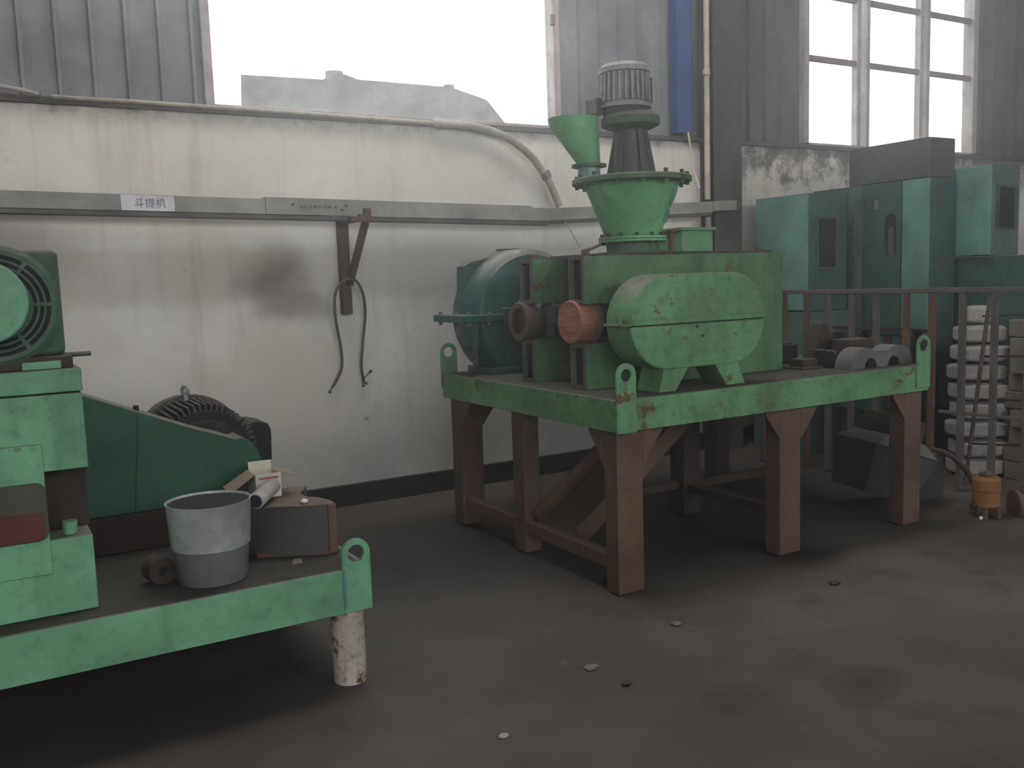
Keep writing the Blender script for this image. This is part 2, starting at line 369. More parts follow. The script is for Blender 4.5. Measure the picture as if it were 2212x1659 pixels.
def ring_bolts(parent, c, r, n, br, h, mat, name='bolt', z=None, off=0.0, sub=6):
    first = None
    for k in range(n):
        a = off+2*PI*k/n; dx, dy = r*math.cos(a), r*math.sin(a)
        if first is None:
            first = G().cyl((c[0]+dx, c[1]+dy, c[2]), (c[0]+dx, c[1]+dy, c[2]+h), br, n=sub).build(name, mat, parent); d0 = (dx, dy)
        else: share(first, name, dx-d0[0], dy-d0[1], 0, parent)

# ================================================================== THE HALL
YW = 6.33
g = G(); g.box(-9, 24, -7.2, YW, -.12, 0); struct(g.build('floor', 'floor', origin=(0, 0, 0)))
# masonry plinth of the photographed wall, z 0..2.77
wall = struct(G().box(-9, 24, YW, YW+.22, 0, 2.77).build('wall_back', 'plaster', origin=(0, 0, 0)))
struct(G().box(-9, 24, YW-.035, YW, 0, .155).build('baseboard_back', 'black', origin=(0, 0, 0), bev=.004))
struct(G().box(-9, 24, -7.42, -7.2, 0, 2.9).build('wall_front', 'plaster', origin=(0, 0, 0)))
struct(G().box(-9, 24, -7.42, -7.2, 5.4, 7.2).build('wall_front', 'clad', origin=(0, 0, 0)))
struct(G().box(-9.2, -9, -7.42, YW+.22, 0, 7.2).build('wall_left', 'clad', origin=(0, 0, 0)))
struct(G().box(24, 24.2, -7.42, YW+.22, 0, 7.2).build('wall_right', 'clad', origin=(0, 0, 0)))
g = G(); g.box(-9.2, 24.2, -7.42, YW+.22, 7.2, 7.3); struct(g.build('ceiling', 'clad', origin=(0, 0, 0)))

# ribbed cladding sheets above the plinth, each sheet a part of the wall
def sheet(x0, x1, z0, z1, mat, pitch=.2, ph=0.0):
    """trapezoidal-rib steel sheet"""
    pts = []; x = x0; k0 = math.floor((x0-ph)/pitch)
    k = k0; pr = [(x0, 0)]
    while True:
        xr = ph+k*pitch
        for dx, dy in ((0, 0), (.008, -.026), (.030, -.026), (.038, 0)):
            if x0 < xr+dx < x1: pr.append((xr+dx, dy))
        k += 1
        if xr > x1: break
    pr.append((x1, 0)); y = YW+.075
    out = [(a, y+b) for a, b in pr]+[(a, y+b+.006) for a, b in pr[::-1]]
    return G().prism(out, 'z', z0, z1).build('cladding_sheet', mat, wall, smooth=False)
for a, b in ((-9, -6), (-6, -3), (-3, -1.2), (-1.2, -.18), (-.18, .69), (.69, 1.5)): sheet(a, b, 2.77, 7.2, 'clad', ph=.0)
for a, b in ((4.24, 4.8), (4.8, 5.67), (5.67, 6.0)): sheet(a, b, 2.77, 7.2, 'clad', ph=4.665)
for a, b in ((6.0, 6.5), (6.5, 7.05)): sheet(a, b, 2.77, 7.2, 'clad_dark', ph=6.34)
for a, b in ((9.68, 10.55), (10.55, 11.4), (11.4, 14), (14, 24)): sheet(a, b, 2.77, 7.2, 'clad_dark', ph=9.9)
sheet(1.5, 4.24, 5.3, 7.2, 'clad', ph=.0); sheet(7.05, 9.68, 5.3, 7.2, 'clad', ph=6.34)
struct(G().box(-9, 24, YW-.03, YW+.12, 2.735, 2.775).build('trim_1', 'flash', origin=(0, 0, 0), bev=.004))

# window_1: the wide opening; window_2: three bays by rails
w1 = struct(G().box(1.5, 4.24, YW+.02, YW+.14, 2.775, 2.805).box(1.47, 1.53, YW+.02, YW+.14, 2.775, 5.3).box(4.20, 4.26, YW+.02, YW+.14, 2.775, 5.3).box(1.5, 4.24, YW+.02, YW+.14, 5.26, 5.32).build('window_1', 'winframe', origin=(2.87, YW, 2.775), bev=.004))
G().box(1.53, 4.20, YW+.085, YW+.091, 2.805, 5.26).build('pane', 'glass', w1)
G().cyl((4.19, YW+.01, 3.58), (4.19, YW+.01, 3.66), .02, n=10).build('hinge', 'winrail', w1)
w2 = struct(G().box(7.02, 9.70, YW+.0, YW+.13, 2.77, 2.80).box(7.02, 7.08, YW+.0, YW+.13, 2.77, 5.3).box(9.62, 9.70, YW+.0, YW+.13, 2.77, 5.3).box(7.02, 9.7, YW+.0, YW+.13, 5.26, 5.32).build('window_2', 'winframe', origin=(8.36, YW, 2.77), bev=.004))
XS = ((7.08, 7.79), (7.98, 8.76), (8.92, 9.62)); ZS = (2.80, 3.60, 4.20, 4.80, 5.26)
for x0, x1 in ((7.79, 7.85), (7.93, 7.98), (8.76, 8.81), (8.87, 8.92)):
    G().box(x0, x1, YW+.03, YW+.10, 2.80, 5.26).build('mullion', 'winframe', w2, .004)
for x0, x1 in XS:
    for z in ZS[1:4]: G().box(x0, x1, YW+.04, YW+.09, z-.025, z+.025).build('glazing_bar', 'winrail', w2, .003)
    for z0, z1 in zip(ZS, ZS[1:]): G().box(x0, x1, YW+.062, YW+.067, z0, z1).build('pane', 'glass', w2)
for x0, x1 in ((7.85, 7.93), (8.81, 8.87)): G().box(x0, x1, YW+.062, YW+.067, 2.80, 5.26).build('pane', 'glass', w2)

# outside: a pale building roof seen over the sill, and the yard
yd = struct(G().box(-30, 50, YW+.6, 60, -.3, -.05).build('ground_outside', 'earth', origin=(0, 0, 0)))
ob = thing('outside_building', 'pale grey flat-roofed building seen through the wide window', 'building', (6.8, 16, -.05))
def skew(g):
    for v in g.b.verts: v.co.x += (v.co.y-15.9)*.30
    return g
skew(G().box(4.3, 9.35, 16, 22, -.05, 4.55)).build('wall', 'outside', ob)
rf = skew(G().prism([(4.25, 4.5), (9.45, 4.5), (8.95, 5.02), (8.2, 5.2), (6.35, 5.2), (6.1, 5.27), (5.9, 5.27), (5.7, 5.15), (4.28, 5.12)], 'y', 15.9, 22)).build('roof', 'outside', ob)
G().cyl((6.02, 16.2, 5.2), (6.02, 16.2, 5.36), .16, n=12).build('roof_vent', 'outside', ob)
G().cyl((8.3, 16.2, 5.1), (8.3, 16.2, 5.3), .10, n=12).build('roof_vent', 'outside', ob)

# thin haze volume added for the glare veil around the windows
def haze(density):
    m = bpy.data.materials.new('glare_haze'); m.use_nodes = True; nt = m.node_tree
    for n in list(nt.nodes): nt.nodes.remove(n)
    o = nt.nodes.new('ShaderNodeOutputMaterial'); v = nt.nodes.new('ShaderNodeVolumeScatter')
    v.inputs['Density'].default_value = density; v.inputs['Anisotropy'].default_value = .8; v.inputs['Color'].default_value = (.95, .93, .92, 1)
    nt.links.new(v.outputs[0], o.inputs['Volume']); MT['haze'] = m
    h = G().box(-8.95, 23.95, -7.15, YW+.16, .001, 7.15).build('glare_haze', 'haze', origin=(0, 0, 0))
    h['kind'] = 'stuff'; h['label'] = 'thin pale haze added to veil the hall with window glare'; h['category'] = 'haze'
haze(.032)

# ---------------- column, pipes, blue strip
col = thing('steel_column', 'dark grimy steel H column standing between the two windows', 'column', (5.86, 6.2, 0))
G().box(5.70, 6.02, 6.14, 6.16, 0, 7.2).build('flange', 'column', col, .003)
G().box(5.70, 6.02, 6.30, 6.33, 0, 7.2).build('flange', 'column', col, .003)
G().box(5.85, 5.87, 6.16, 6.30, 0, 7.2).build('web', 'column', col)
tag(G().tube([(5.668, 6.2, 2.23), (5.672, 6.2, 4), (5.64, 6.2, 7.2)], .026, 12).tube([(5.676, 6.2, 0), (5.672, 6.2, 2.08)], .026, 12).lathe((5.668, 6.2, 3.28), [(.027, 0), (.033, .005), (.033, .05), (.027, .055)]).build('vertical_pipe', 'cream'), 'cream vertical pipe running up beside the dark steel column', 'pipe')
bl = thing('blue_channel', 'blue painted vertical steel strip beside the cream pipe', 'channel', (5.5, 6.28, 2.79))
G().box(5.40, 5.56, 6.27, 6.285, 2.80, 7.2).build('face', 'blue', bl, .003)
G().box(5.40, 5.412, 6.285, 6.37, 2.80, 7.2).box(5.548, 5.56, 6.285, 6.37, 2.80, 7.2).build('side', 'blue', bl)
tag(G().tube([(5.50, 6.25, 2.80), (5.35, 6.05, 2.62), (5.12, 5.75, 2.40), (4.95, 5.5, 2.24)], .008, 6).build('thin_cable', 'cream'), 'thin tan cable slanting down from the blue strip behind the hopper', 'cable')

# ---------------- conduit along the top of the plaster, dropping into the tray
cp = thing('conduit_pipe', 'silvery cream conduit along the plaster top, bending down into the tray', 'pipe', (3.0, 6.27, 2.19))
G().tube([(-3, 6.29, 2.83), (-.8, 6.29, 2.83), (.29, 6.29, 2.815), (.41, 6.29, 2.80), (.52, 6.29, 2.775), (.7, 6.29, 2.772), (1.04, 6.29, 2.775), (1.92, 6.29, 2.768), (3.09, 6.285, 2.756)], .014, 12).build('pipe', 'conduit', cp)
G().tube([(3.08, 6.28, 2.756), (3.3, 6.275, 2.752), (3.40, 6.27, 2.748), (3.52, 6.265, 2.73), (3.635, 6.26, 2.70), (3.75, 6.255, 2.645), (3.84, 6.25, 2.585), (3.92, 6.25, 2.52), (3.98, 6.25, 2.45), (4.04, 6.25, 2.375), (4.09, 6.25, 2.29), (4.15, 6.25, 2.16)], .029, 12).build('bend', 'conduit', cp)
G().lathe((4.03, 6.25, 2.40), [(.034, -.03), (.041, -.025), (.041, .025), (.034, .03)], (.45, 0, -.9)).build('coupling', 'steel', cp)
G().lathe((.52, 6.29, 2.775), [(.022, -.03), (.029, -.025), (.029, .025), (.022, .03)], (1, 0, -.1)).build('coupling', 'steel', cp)

# ---------------- cable tray with its paper sign
tr = thing('cable_tray', 'long grey cable tray running along the plaster wall, marked with paper label', 'cable tray', (2.5, 6.17, 2.03))
def zt(x): return 2.20-.018*(x-.23) if x < 3.97 else 2.1327+(x-3.97)*.0441
def seg(x0, x1, y0, y1, a, b):
    return G().hexa([(x0, y0, zt(x0)+a), (x1, y0, zt(x1)+a), (x1, y1, zt(x1)+a), (x0, y1, zt(x0)+a), (x0, y0, zt(x0)+b), (x1, y0, zt(x1)+b), (x1, y1, zt(x1)+b), (x0, y1, zt(x0)+b)])
seg(-4, 1.75, 6.10, 6.24, -.10, 0).build('tray_section', 'tray', tr, .003)
seg(1.75, 3.80, 6.095, 6.24, -.10, .012).build('tray_section', 'tray', tr, .003)
seg(3.80, 3.97, 6.10, 6.24, -.10, 0).build('tray_section', 'tray', tr, .003)
seg(3.97, 5.64, 6.10, 6.24, -.095, 0).build('tray_section', 'tray', tr, .003)
seg(5.64, 5.88, 6.06, 6.14, -.085, 0).build('tray_section', 'tray', tr, .003)
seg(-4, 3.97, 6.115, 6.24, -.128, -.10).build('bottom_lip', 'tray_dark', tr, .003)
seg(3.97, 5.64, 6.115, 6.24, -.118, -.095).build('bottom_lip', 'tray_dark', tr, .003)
sg = seg(.868, 1.178, 6.094, 6.10, -.098, -.004).build('paper_label', 'sign', tr); sg['label'] = 'white paper label with three characters'
def text_mesh(txt, size):
    cu = bpy.data.curves.new('lettering', 'FONT'); cu.body = txt; cu.size = size; cu.extrude = .0004; cu.align_x = 'CENTER'; cu.align_y = 'CENTER'
    o = bpy.data.objects.new('t', cu); C.objects.link(o); dg = bpy.context.evaluated_depsgraph_get()
    me = bpy.data.meshes.new_from_object(o.evaluated_get(dg)); bpy.data.objects.remove(o); return me
me = text_mesh('斗提机', .062); me.materials.append(MT['ink'])
lt = bpy.data.objects.new('lettering', me); C.objects.link(lt); lt.parent = sg
lt.rotation_euler = (PI/2, 0, 0); lt.location = Vector((1.035, 6.0930, zt(1.03)-.055))-Vector(tr['_o'])
lt.scale = (1.0, 1.0, 1.0)
for k in range(6): G().box(2.005+k*.033, 2.028+k*.033, 6.0935, 6.096, zt(2.05)-.052, zt(2.05)-.034).build('stencil_mark', 'tray_dark', tr)
for x, dz in ((1.93, -.03), (1.985, -.043), (2.225, -.043), (2.30, -.03), (2.27, -.06)): G().cyl((x, 6.088, zt(x)+dz), (x, 6.10, zt(x)+dz), .007, n=8).build('bolt', 'steel_dark', tr)

# ---------------- wall bracket under the tray and the cable hung on it
br = thing('wall_bracket', 'dark red triangular steel bracket holding up the tray', 'bracket', (2.34, 6.28, 1.39))
G().box(2.305, 2.375, 6.265, 6.33, 1.39, 2.06).build('post', 'bracket_red', br, .003)
G().box(2.315, 2.375, 6.05, 6.27, 2.02, 2.058).box(2.375, 2.46, 6.05, 6.075, 2.02, 2.075).build('arm', 'bracket_red', br, .003)
G().bar((2.36, 6.265, 1.60), (2.43, 6.075, 2.03), .05, .04, (1, 0, 0)).build('brace', 'bracket_red', br, .003)
G().box(2.42, 2.465, 6.055, 6.09, 2.06, 2.115).build('clip', 'bracket_red', br, .002)
def smooth_path(P, k=6):
    P = [Vector(p) for p in P]; out = []
    for i in range(len(P)-1):
        a, b, c, d = P[max(i-1, 0)], P[i], P[i+1], P[min(i+2, len(P)-1)]
        for j in range(k):
            t = j/k; out.append(.5*((2*b)+(c-a)*t+(2*a-5*b+4*c-d)*t*t+(3*b-a-3*c+d)*t**3))
    out.append(P[-1]); return out
hc = thing('hanging_cable', 'dark grey cable looped over the red bracket, both ends hanging', 'cable', (2.33, 6.25, .87))
G().tube(smooth_path([(2.204, 6.30, .874), (2.252, 6.30, .946), (2.281, 6.29, 1.026), (2.275, 6.28, 1.158), (2.242, 6.26, 1.357), (2.241, 6.25, 1.519), (2.28, 6.235, 1.605), (2.345, 6.225, 1.64), (2.411, 6.24, 1.611), (2.458, 6.26, 1.511), (2.468, 6.27, 1.378), (2.443, 6.28, 1.18), (2.427, 6.29, 1.015), (2.442, 6.30, .896)]), .0105, 8).build('cable_loop', 'cable', hc)
for P in (((2.204, 6.30, .874), (2.19, 6.305, .855), (2.185, 6.30, .846)), ((2.442, 6.30, .896), (2.455, 6.30, .93), (2.499, 6.30, .966)), ((2.442, 6.30, .896), (2.462, 6.30, .882)), ((2.442, 6.30, .896), (2.437, 6.30, .868))):
    G().tube(P, .005, 6).ball(P[-1], .012, .012, .012, 8, 6).build('bare_end', 'cable', hc)
tag(G().tube([(4.10, 6.11, 2.04), (2.86, 4.10, 1.735)], .006, 6).build('thin_wire', 'steel'), 'thin pale wire stretched from the tray down to the press top', 'wire')

# ================================================================== PRESS PLATFORM (right)
pf = thing('steel_platform', 'green edged steel platform on rusty legs carrying the roller press', 'platform', (3.85, 4.5, 0))
X0, X1, Y0, Y1, ZB, ZT = 2.66, 5.03, 3.56, 5.45, .84, 1.0
G().box(X0+.02, X1-.02, Y0+.02, Y1-.02, .975, 1.0).build('deck_plate', 'deck', pf)
for nm, a in (('edge_beam', (X0, X1, Y0, Y0+.02)), ('edge_beam', (X0, X1, Y1-.02, Y1)), ('edge_beam', (X0, X0+.02, Y0+.02, Y1-.02)), ('edge_beam', (X1-.02, X1, Y0+.02, Y1-.02))):
    G().box(*a, ZB, ZT-.001).build(nm, 'green_press', pf, .003)
G().box(X0+.03, X1-.03, Y0+.02, Y0+.09, ZB, ZB+.015).box(X0+.03, X1-.03, Y1-.09, Y1-.02, ZB, ZB+.015).box(X0+.02, X0+.09, Y0+.1, Y1-.1, ZB, ZB+.015).build('beam_flange', 'rust', pf)
for x in (3.4, 4.2): G().box(x, x+.1, Y0+.02, Y1-.02, .86, .975).build('cross_beam', 'rust_dark', pf)
lug(pf, 2.655, 2.775, .835, 1.178, Y0-.012, Y0, .031, 'green_press')
lug(pf, 2.655, 2.775, .90, 1.195, Y1, Y1+.012, .033, 'green_press')
lug(pf, 4.905, 5.03, .86, 1.18, Y0-.012, Y0, .036, 'green_press')
lug(pf, 4.905, 5.03, .86, 1.18, Y1, Y1+.012, .036, 'green_press')
def leg(x0, x1, y0, y1, gx=(), mat='rust', top=ZB, foot=True):
    t = .012
    g = G().box(x0, x1, y0, y0+t, .012, top).box(x0, x0+t, y0+t, y1, .012, top).box(x1-t, x1, y0+t, y1, .012, top).box(x0+t, x1-t, y1-t, y1, .012, top)
    l = g.build('leg', mat, pf, .004)
    G().box(x0-.03, x1+.03, y0-.03, y1+.03, 0, .012).build('foot_plate', 'rust_dark', l) if foot else None
    for s in gx:
        if s == 'r': G().prism([(x1, top), (x1+.13, top), (x1+.13, top-.02), (x1, top-.19)], 'y', y0, y0+.012).build('gusset', mat, pf, .002)
        if s == 'l': G().prism([(x0, top), (x0-.11, top), (x0-.11, top-.02), (x0, top-.17)], 'y', y0, y0+.012).build('gusset', mat, pf, .002)
        if s == 'b': G().prism([(y1, top), (y1+.13, top), (y1+.13, top-.02), (y1, top-.20)], 'x', x0, x0+.012).build('gusset', mat, pf, .002)
        if s == 'f': G().prism([(y0, top), (y0-.13, top), (y0-.13, top-.02), (y0, top-.20)], 'x', x0, x0+.012).build('gusset', mat, pf, .002)
leg(2.69, 2.85, 3.605, 3.71, 'rb', foot=False)
leg(3.805, 3.965, 3.60, 3.71, 'lr', foot=False)
leg(4.865, 5.02, 3.60, 3.71, 'l', foot=False)
leg(2.69, 2.80, 4.50, 4.62, '', foot=False)
leg(2.69, 2.85, 5.27, 5.40, 'rf', foot=False)
leg(3.98, 4.12, 4.60, 4.74, '', 'rust_dark', foot=False)
leg(3.98, 4.12, 5.27, 5.40, '', 'rust_dark', foot=False)
leg(4.88, 5.02, 5.27, 5.40, '', 'rust_dark', foot=False)
G().box(2.70, 2.77, 3.71, 4.50, .125, .195).build('stretcher', 'rust', pf, .003)
G().box(2.70, 2.77, 4.62, 5.27, .125, .195).build('stretcher', 'rust', pf, .003)
G().box(4.01, 4.08, 3.71, 4.60, .16, .21).build('stretcher', 'rust_dark', pf, .003)
G().box(2.80, 3.98, 4.65, 4.70, .18, .23).build('stretcher', 'rust_dark', pf, .003)
G().box(4.12, 5.0, 4.65, 4.70, .16, .21).build('stretcher', 'rust_dark', pf, .003)

# sloping discharge chute under the deck
ch = thing('discharge_chute', 'rusty sloping channel chute under the press platform', 'chute', (3.0, 4.5, .14))
def chp(u, v, wz):   # u along the slope 0..1, v across (y), wz lift normal
    a = Vector((2.785, 0, .17)); b = Vector((3.62, 0, .80)); d = (b-a).normalized(); n = Vector((-d.z, 0, d.x))
    p = a+(b-a)*u+n*wz; return (p.x, v, p.z)
def chb(v0, v1, h0, h1): return G().hexa([chp(0, v0, h0), chp(1, v0, h0), chp(1, v1, h0), chp(0, v1, h0), chp(0, v0, h1), chp(1, v0, h1), chp(1, v1, h1), chp(0, v1, h1)])
chb(4.02, 4.48, 0, .012).build('chute_floor', 'rust', ch)
chb(4.02, 4.03, .012, .10).build('chute_side', 'rust', ch, .002)
chb(4.47, 4.48, .012, .10).build('chute_side', 'rust', ch, .002)

# ================================================================== ROLLER PRESS
rp = thing('roller_press', 'green roller press frame with hollow beam ends on the steel platform', 'roller press', (3.52, 4.32, 1.0))
def hollow(x0, x1, y0, y1, z0, z1, t=.018):
    g = G().box(x0, x1, y0, y0+t, z0, z1).box(x0, x1, y1-t, y1, z0, z1).box(x0, x1, y0+t, y1-t, z1-t, z1).box(x0, x1, y0+t, y1-t, z0, z0+t).box(x0+.14, x0+.15, y0+t, y1-t, z0+t, z1-t)
    return g
for y0, y1, mt in ((4.0, 4.14, 'green_frame'), (4.51, 4.645, 'green_frame')):
    for z0, z1 in ((1.455, 1.705), (1.001, 1.245)):
        bm = hollow(2.80, 4.24, y0, y1, z0, z1).build('frame_beam', mt, rp, .002)
        G().box(2.818, 2.83, y0+.02, y1-.02, z0+.02, z1-.02).build('hollow_shade_plate', 'hollow', bm)  # black plate added so the open beam end looks deep in shade
        for s in ((2.792, 2.802, y0, y0+.022, z0, z1), (2.792, 2.802, y1-.022, y1, z0, z1), (2.792, 2.802, y0+.022, y1-.022, z1-.022, z1), (2.792, 2.802, y0+.022, y1-.022, z0, z0+.022)):
            G().box(*s).build('end_rim', 'railgrey', bm, .002)
    G().box(3.10, 4.24, y0+.001, y1-.001, 1.245, 1.455).build('web_plate', mt, rp)
    G().box(4.24, 4.25, y0, y1, 1.001, 1.705).build('end_plate', mt, rp, .002)
    G().box(2.99, 3.10, y0+.02, y1-.02, 1.245, 1.455).build('bearing_block', 'steel', rp, .003)
# bearing cartridges seen in the slots
c1 = G().lathe((0, 4.115, 1.358), [(0, 2.775), (.112, 2.775), (.117, 2.783), (.117, 2.89), (0, 2.89)], (1, 0, 0), 40).build('bearing_cartridge', 'copper', rp); c1['label'] = 'orange copper shim stack in the front slot'
G().lathe((0, 4.115, 1.358), [(.10, 2.89), (.124, 2.89), (.124, 2.915), (.10, 2.915)], (1, 0, 0), 40).build('bearing_ring', 'steel', rp)
G().lathe((0, 4.115, 1.358), [(0, 2.915), (.095, 2.915), (.095, 2.995), (0, 2.995)], (1, 0, 0), 32).build('bearing_neck', 'rust_dark', rp)
G().lathe((0, 4.62, 1.352), [(.075, 2.755), (.108, 2.755), (.112, 2.76), (.112, 2.835), (.075, 2.835)], (1, 0, 0), 40).build('bearing_ring', 'rust', rp)
G().lathe((0, 4.62, 1.352), [(0, 2.80), (.08, 2.80), (.08, 2.88), (.065, 2.88), (.065, 2.995), (0, 2.995)], (1, 0, 0), 32).build('bearing_neck', 'steel_dark', rp)
G().box(2.88, 2.99, 4.42, 4.51, 1.26, 1.44).build('bearing_cap', 'steel_dark', rp, .004)
G().box(2.905, 2.945, 4.25, 4.42, 1.26, 1.445).build('spacer_bar', 'rust', rp, .004)
G().box(3.16, 4.15, 4.14, 4.51, 1.02, 1.70).build('roll_casing', 'green_deep', rp, .004)
G().box(2.98, 4.2, 4.04, 4.61, 1.705, 1.722).build('top_plate', 'deck', rp, .003)
G().cyl((3.165, 4.645, 1.36), (3.165, 4.988, 1.36), .065, n=24).build('drive_shaft', 'steel_dark', rp)
G().lathe((3.165, 0, 1.36), [(.065, 4.80), (.15, 4.80), (.15, 4.86), (.07, 4.86)], (0, 1, 0), 36).build('shaft_coupling', 'steel_dark', rp)
for x, y in ((2.85, 4.06), (4.10, 4.06), (2.85, 4.58)): G().cyl((x, y, 1.705), (x, y, 1.735), .025, n=6).build('bolt', 'rust', rp)
G().tube([(2.86, 4.1, 1.735), (2.90, 4.07, 1.745), (2.945, 4.05, 1.765)], .009, 6).build('pin', 'steel_dark', rp)
tag(G().box(3.86, 4.12, 4.46, 4.70, 1.723, 1.862).box(3.845, 4.135, 4.445, 4.715, 1.862, 1.882).build('junction_box', 'green_press', bev=.004), 'small green steel box behind the hopper on the press top', 'box')

# ---------------- oval gear cover on two feet
gc = thing('gear_cover', 'large oval green gear cover in front of the roller press', 'gear cover', (3.27, 3.73, 1.0))
SP = stadium(2.812, 3.728, 1.115, 1.598)
zc = 1.345
upP = [p for p in SP if p[1] >= zc]; loP = [p for p in SP if p[1] <= zc]
def half(P, top):
    L = sorted([p for p in P if p[0] < 3.27], key=lambda p: p[1]); Rr = sorted([p for p in P if p[0] >= 3.27], key=lambda p: p[1])
    e = zc+.0015 if top else zc-.0015
    if top: return [(2.812, e)]+L+Rr[::-1]+[(3.728, e)]
    return [(2.812, e)]+L[::-1]+Rr+[(3.728, e)]
G().prism(half(upP, True), 'y', 3.628, 3.84).build('upper_half', 'green_press', gc, .010)
G().prism(half(loP, False), 'y', 3.632, 3.84).build('lower_half', 'green_press', gc, .010)
G().box(2.79, 3.745, 3.64, 3.83, zc, zc+.012).build('split_flange', 'green_press', gc, .002)
G().prism(stadium(2.82, 3.722, zc+.004, zc+.03, 4), 'y', 3.622, 3.632).build('lap_strip', 'green_press', gc, .002)
for x in (2.80, 3.738): G().cyl((x, 3.665, zc-.02), (x, 3.665, zc+.03), .010, n=6).build('bolt', 'rust', gc)
for x, z in ((3.24, 1.325), (3.28, 1.275)): G().cyl((x, 3.624, z), (x, 3.636, z), .008, n=8).build('screw', 'steel_dark', gc)
G().prism([(3.03, 1.135), (3.19, 1.12), (3.10, 1.001), (2.99, 1.001)], 'y', 3.64, 3.82).build('foot', 'green_press', gc, .003)
G().prism([(3.37, 1.12), (3.53, 1.135), (3.585, 1.001), (3.45, 1.001)], 'y', 3.64, 3.82).build('foot', 'green_press', gc, .003)
G().box(3.02, 3.52, 3.84, 3.995, 1.17, 1.52).build('hub_housing', 'green_press', gc, .003)

# ---------------- teal gear reducer
gr = thing('gear_reducer', 'round dark teal gear reducer at the rear of the press platform', 'gearbox', (3.17, 5.28, 1.0))
AX = (3.165, 0, 1.36)
pr = [(0, 5.10), (.36, 5.10), (.39, 5.11), (.43, 5.165), (.432, 5.40), (.41, 5.45), (0, 5.45)]
def drum(a0, a1, nm): return G().lathe(AX, pr, (0, 1, 0), 40, a0, a1, (1, 0, 0)).build(nm, 'teal', gr)
# e2 = axis x e1 = (0,1,0)x(1,0,0) = (0,0,-1): angles 0..pi are the lower half
drum(PI, 2*PI, 'upper_housing'); drum(0, PI, 'lower_housing')
G().box(2.63, 3.70, 5.075, 5.49, 1.336, 1.384).build('split_flange', 'teal', gr, .008)
for x, y in ((2.66, 5.44), (2.68, 5.27), (2.70, 5.12), (2.83, 5.09), (2.95, 5.09)):
    G().cyl((x, y, 1.316), (x, y, 1.402), .015, n=6).build('bolt', 'steel', gr)
G().box(2.92, 2.99, 5.062, 5.12, 1.32, 1.42).build('flange_boss', 'teal', gr, .01)
for x in (2.74, 2.93, 3.05): G().prism([(5.08, 1.34), (5.16, 1.34), (5.16, 1.02), (5.13, 1.02)], 'x', x, x+.014).build('rib', 'teal', gr, .002)
G().box(2.94, 3.40, 5.085, 5.12, 1.02, 1.335).build('front_plate', 'teal', gr, .004)
G().prism([(2.76, 1.46), (2.77, 1.69), (2.82, 1.715), (3.10, 1.775), (3.10, 1.5)], 'y', 5.30, 5.40).build('inspection_cover', 'teal', gr, .006)
for x, z in ((2.82, 1.69), (2.90, 1.715)): G().cyl((x, 5.288, z), (x, 5.30, z), .009, n=6).build('bolt', 'steel_dark', gr)
G().box(2.84, 3.52, 5.07, 5.43, 1.001, 1.04).build('base_foot', 'teal', gr, .004)
G().lathe((3.165, 0, 1.36), [(0, 4.99), (.10, 4.99), (.15, 5.02), (.15, 5.10), (0, 5.10)], (0, 1, 0), 36).build('shaft_hub', 'teal', gr)
G().box(3.09, 3.23, 5.36, 5.44, 1.785, 1.80).build('breather_plate', 'teal', gr, .003)
G().cyl((2.74, 5.155, 1.12), (2.755, 5.14, 1.12), .02, n=12).build('drain_plug', 'steel_dark', gr)

# ---------------- feed hopper
HX, HY = 3.37, 4.32
fh = thing('feed_hopper', 'bright green conical feed hopper bolted on the press top', 'hopper', (HX, HY, 1.722))
def L3(prof, nm, mt, par=fh, n=48, c=None, b=0): return G().lathe(c or (HX, HY, 0), prof, (0, 0, 1), n).build(nm, mt, par, b)
L3([(0, 1.722), (.20, 1.722), (.20, 1.733), (.152, 1.733), (.152, 1.79), (0, 1.79)], 'neck', 'flange')
L3([(0, 1.788), (.195, 1.788), (.197, 1.79), (.197, 1.801), (0, 1.801)], 'lower_flange', 'hopper_green')
L3([(0, 1.805), (.197, 1.805), (.197, 1.818), (.158, 1.818), (0, 1.818)], 'upper_flange', 'hopper_green')
L3([(.150, 1.816), (.158, 1.816), (.275, 2.122), (.26, 2.122)], 'cone', 'hopper_green')
L3([(0, 2.118), (.335, 2.118), (.343, 2.123), (.343, 2.146), (.337, 2.152), (0, 2.152)], 'rim_flange', 'flange')
ring_bolts(fh, (HX, HY, 1.775), .178, 12, .011, .062, 'rust')
ring_bolts(fh, (HX, HY, 2.10), .315, 14, .013, .075, 'flange', off=.2)
# viewing-slot strips on the cone's right flank
def cone_pt(a, z, dr=.0):
    r = .158+(z-1.818)/(2.122-1.818)*(.275-.158)+dr; return (HX+r*math.cos(a), HY+r*math.sin(a), z)
for a, z0, z1 in ((-1.10, 2.00, 2.07), (-.90, 2.0, 2.08), (-1.10, 1.90, 1.96), (-.90, 1.89, 1.96)):
    G().bar(cone_pt(a, z0, .004), cone_pt(a, z1, .004), .014, .012, (math.cos(a), math.sin(a), 0)).build('guide_strip', 'cab_light', fh, .002)
vb = G().cyl((3.555, 4.20, 1.80), (3.555, 4.20, 1.85), .022, n=8).cyl((3.555, 4.20, 1.735), (3.555, 4.20, 1.80), .014, n=8).build('clamp_bolt', 'rust', fh)

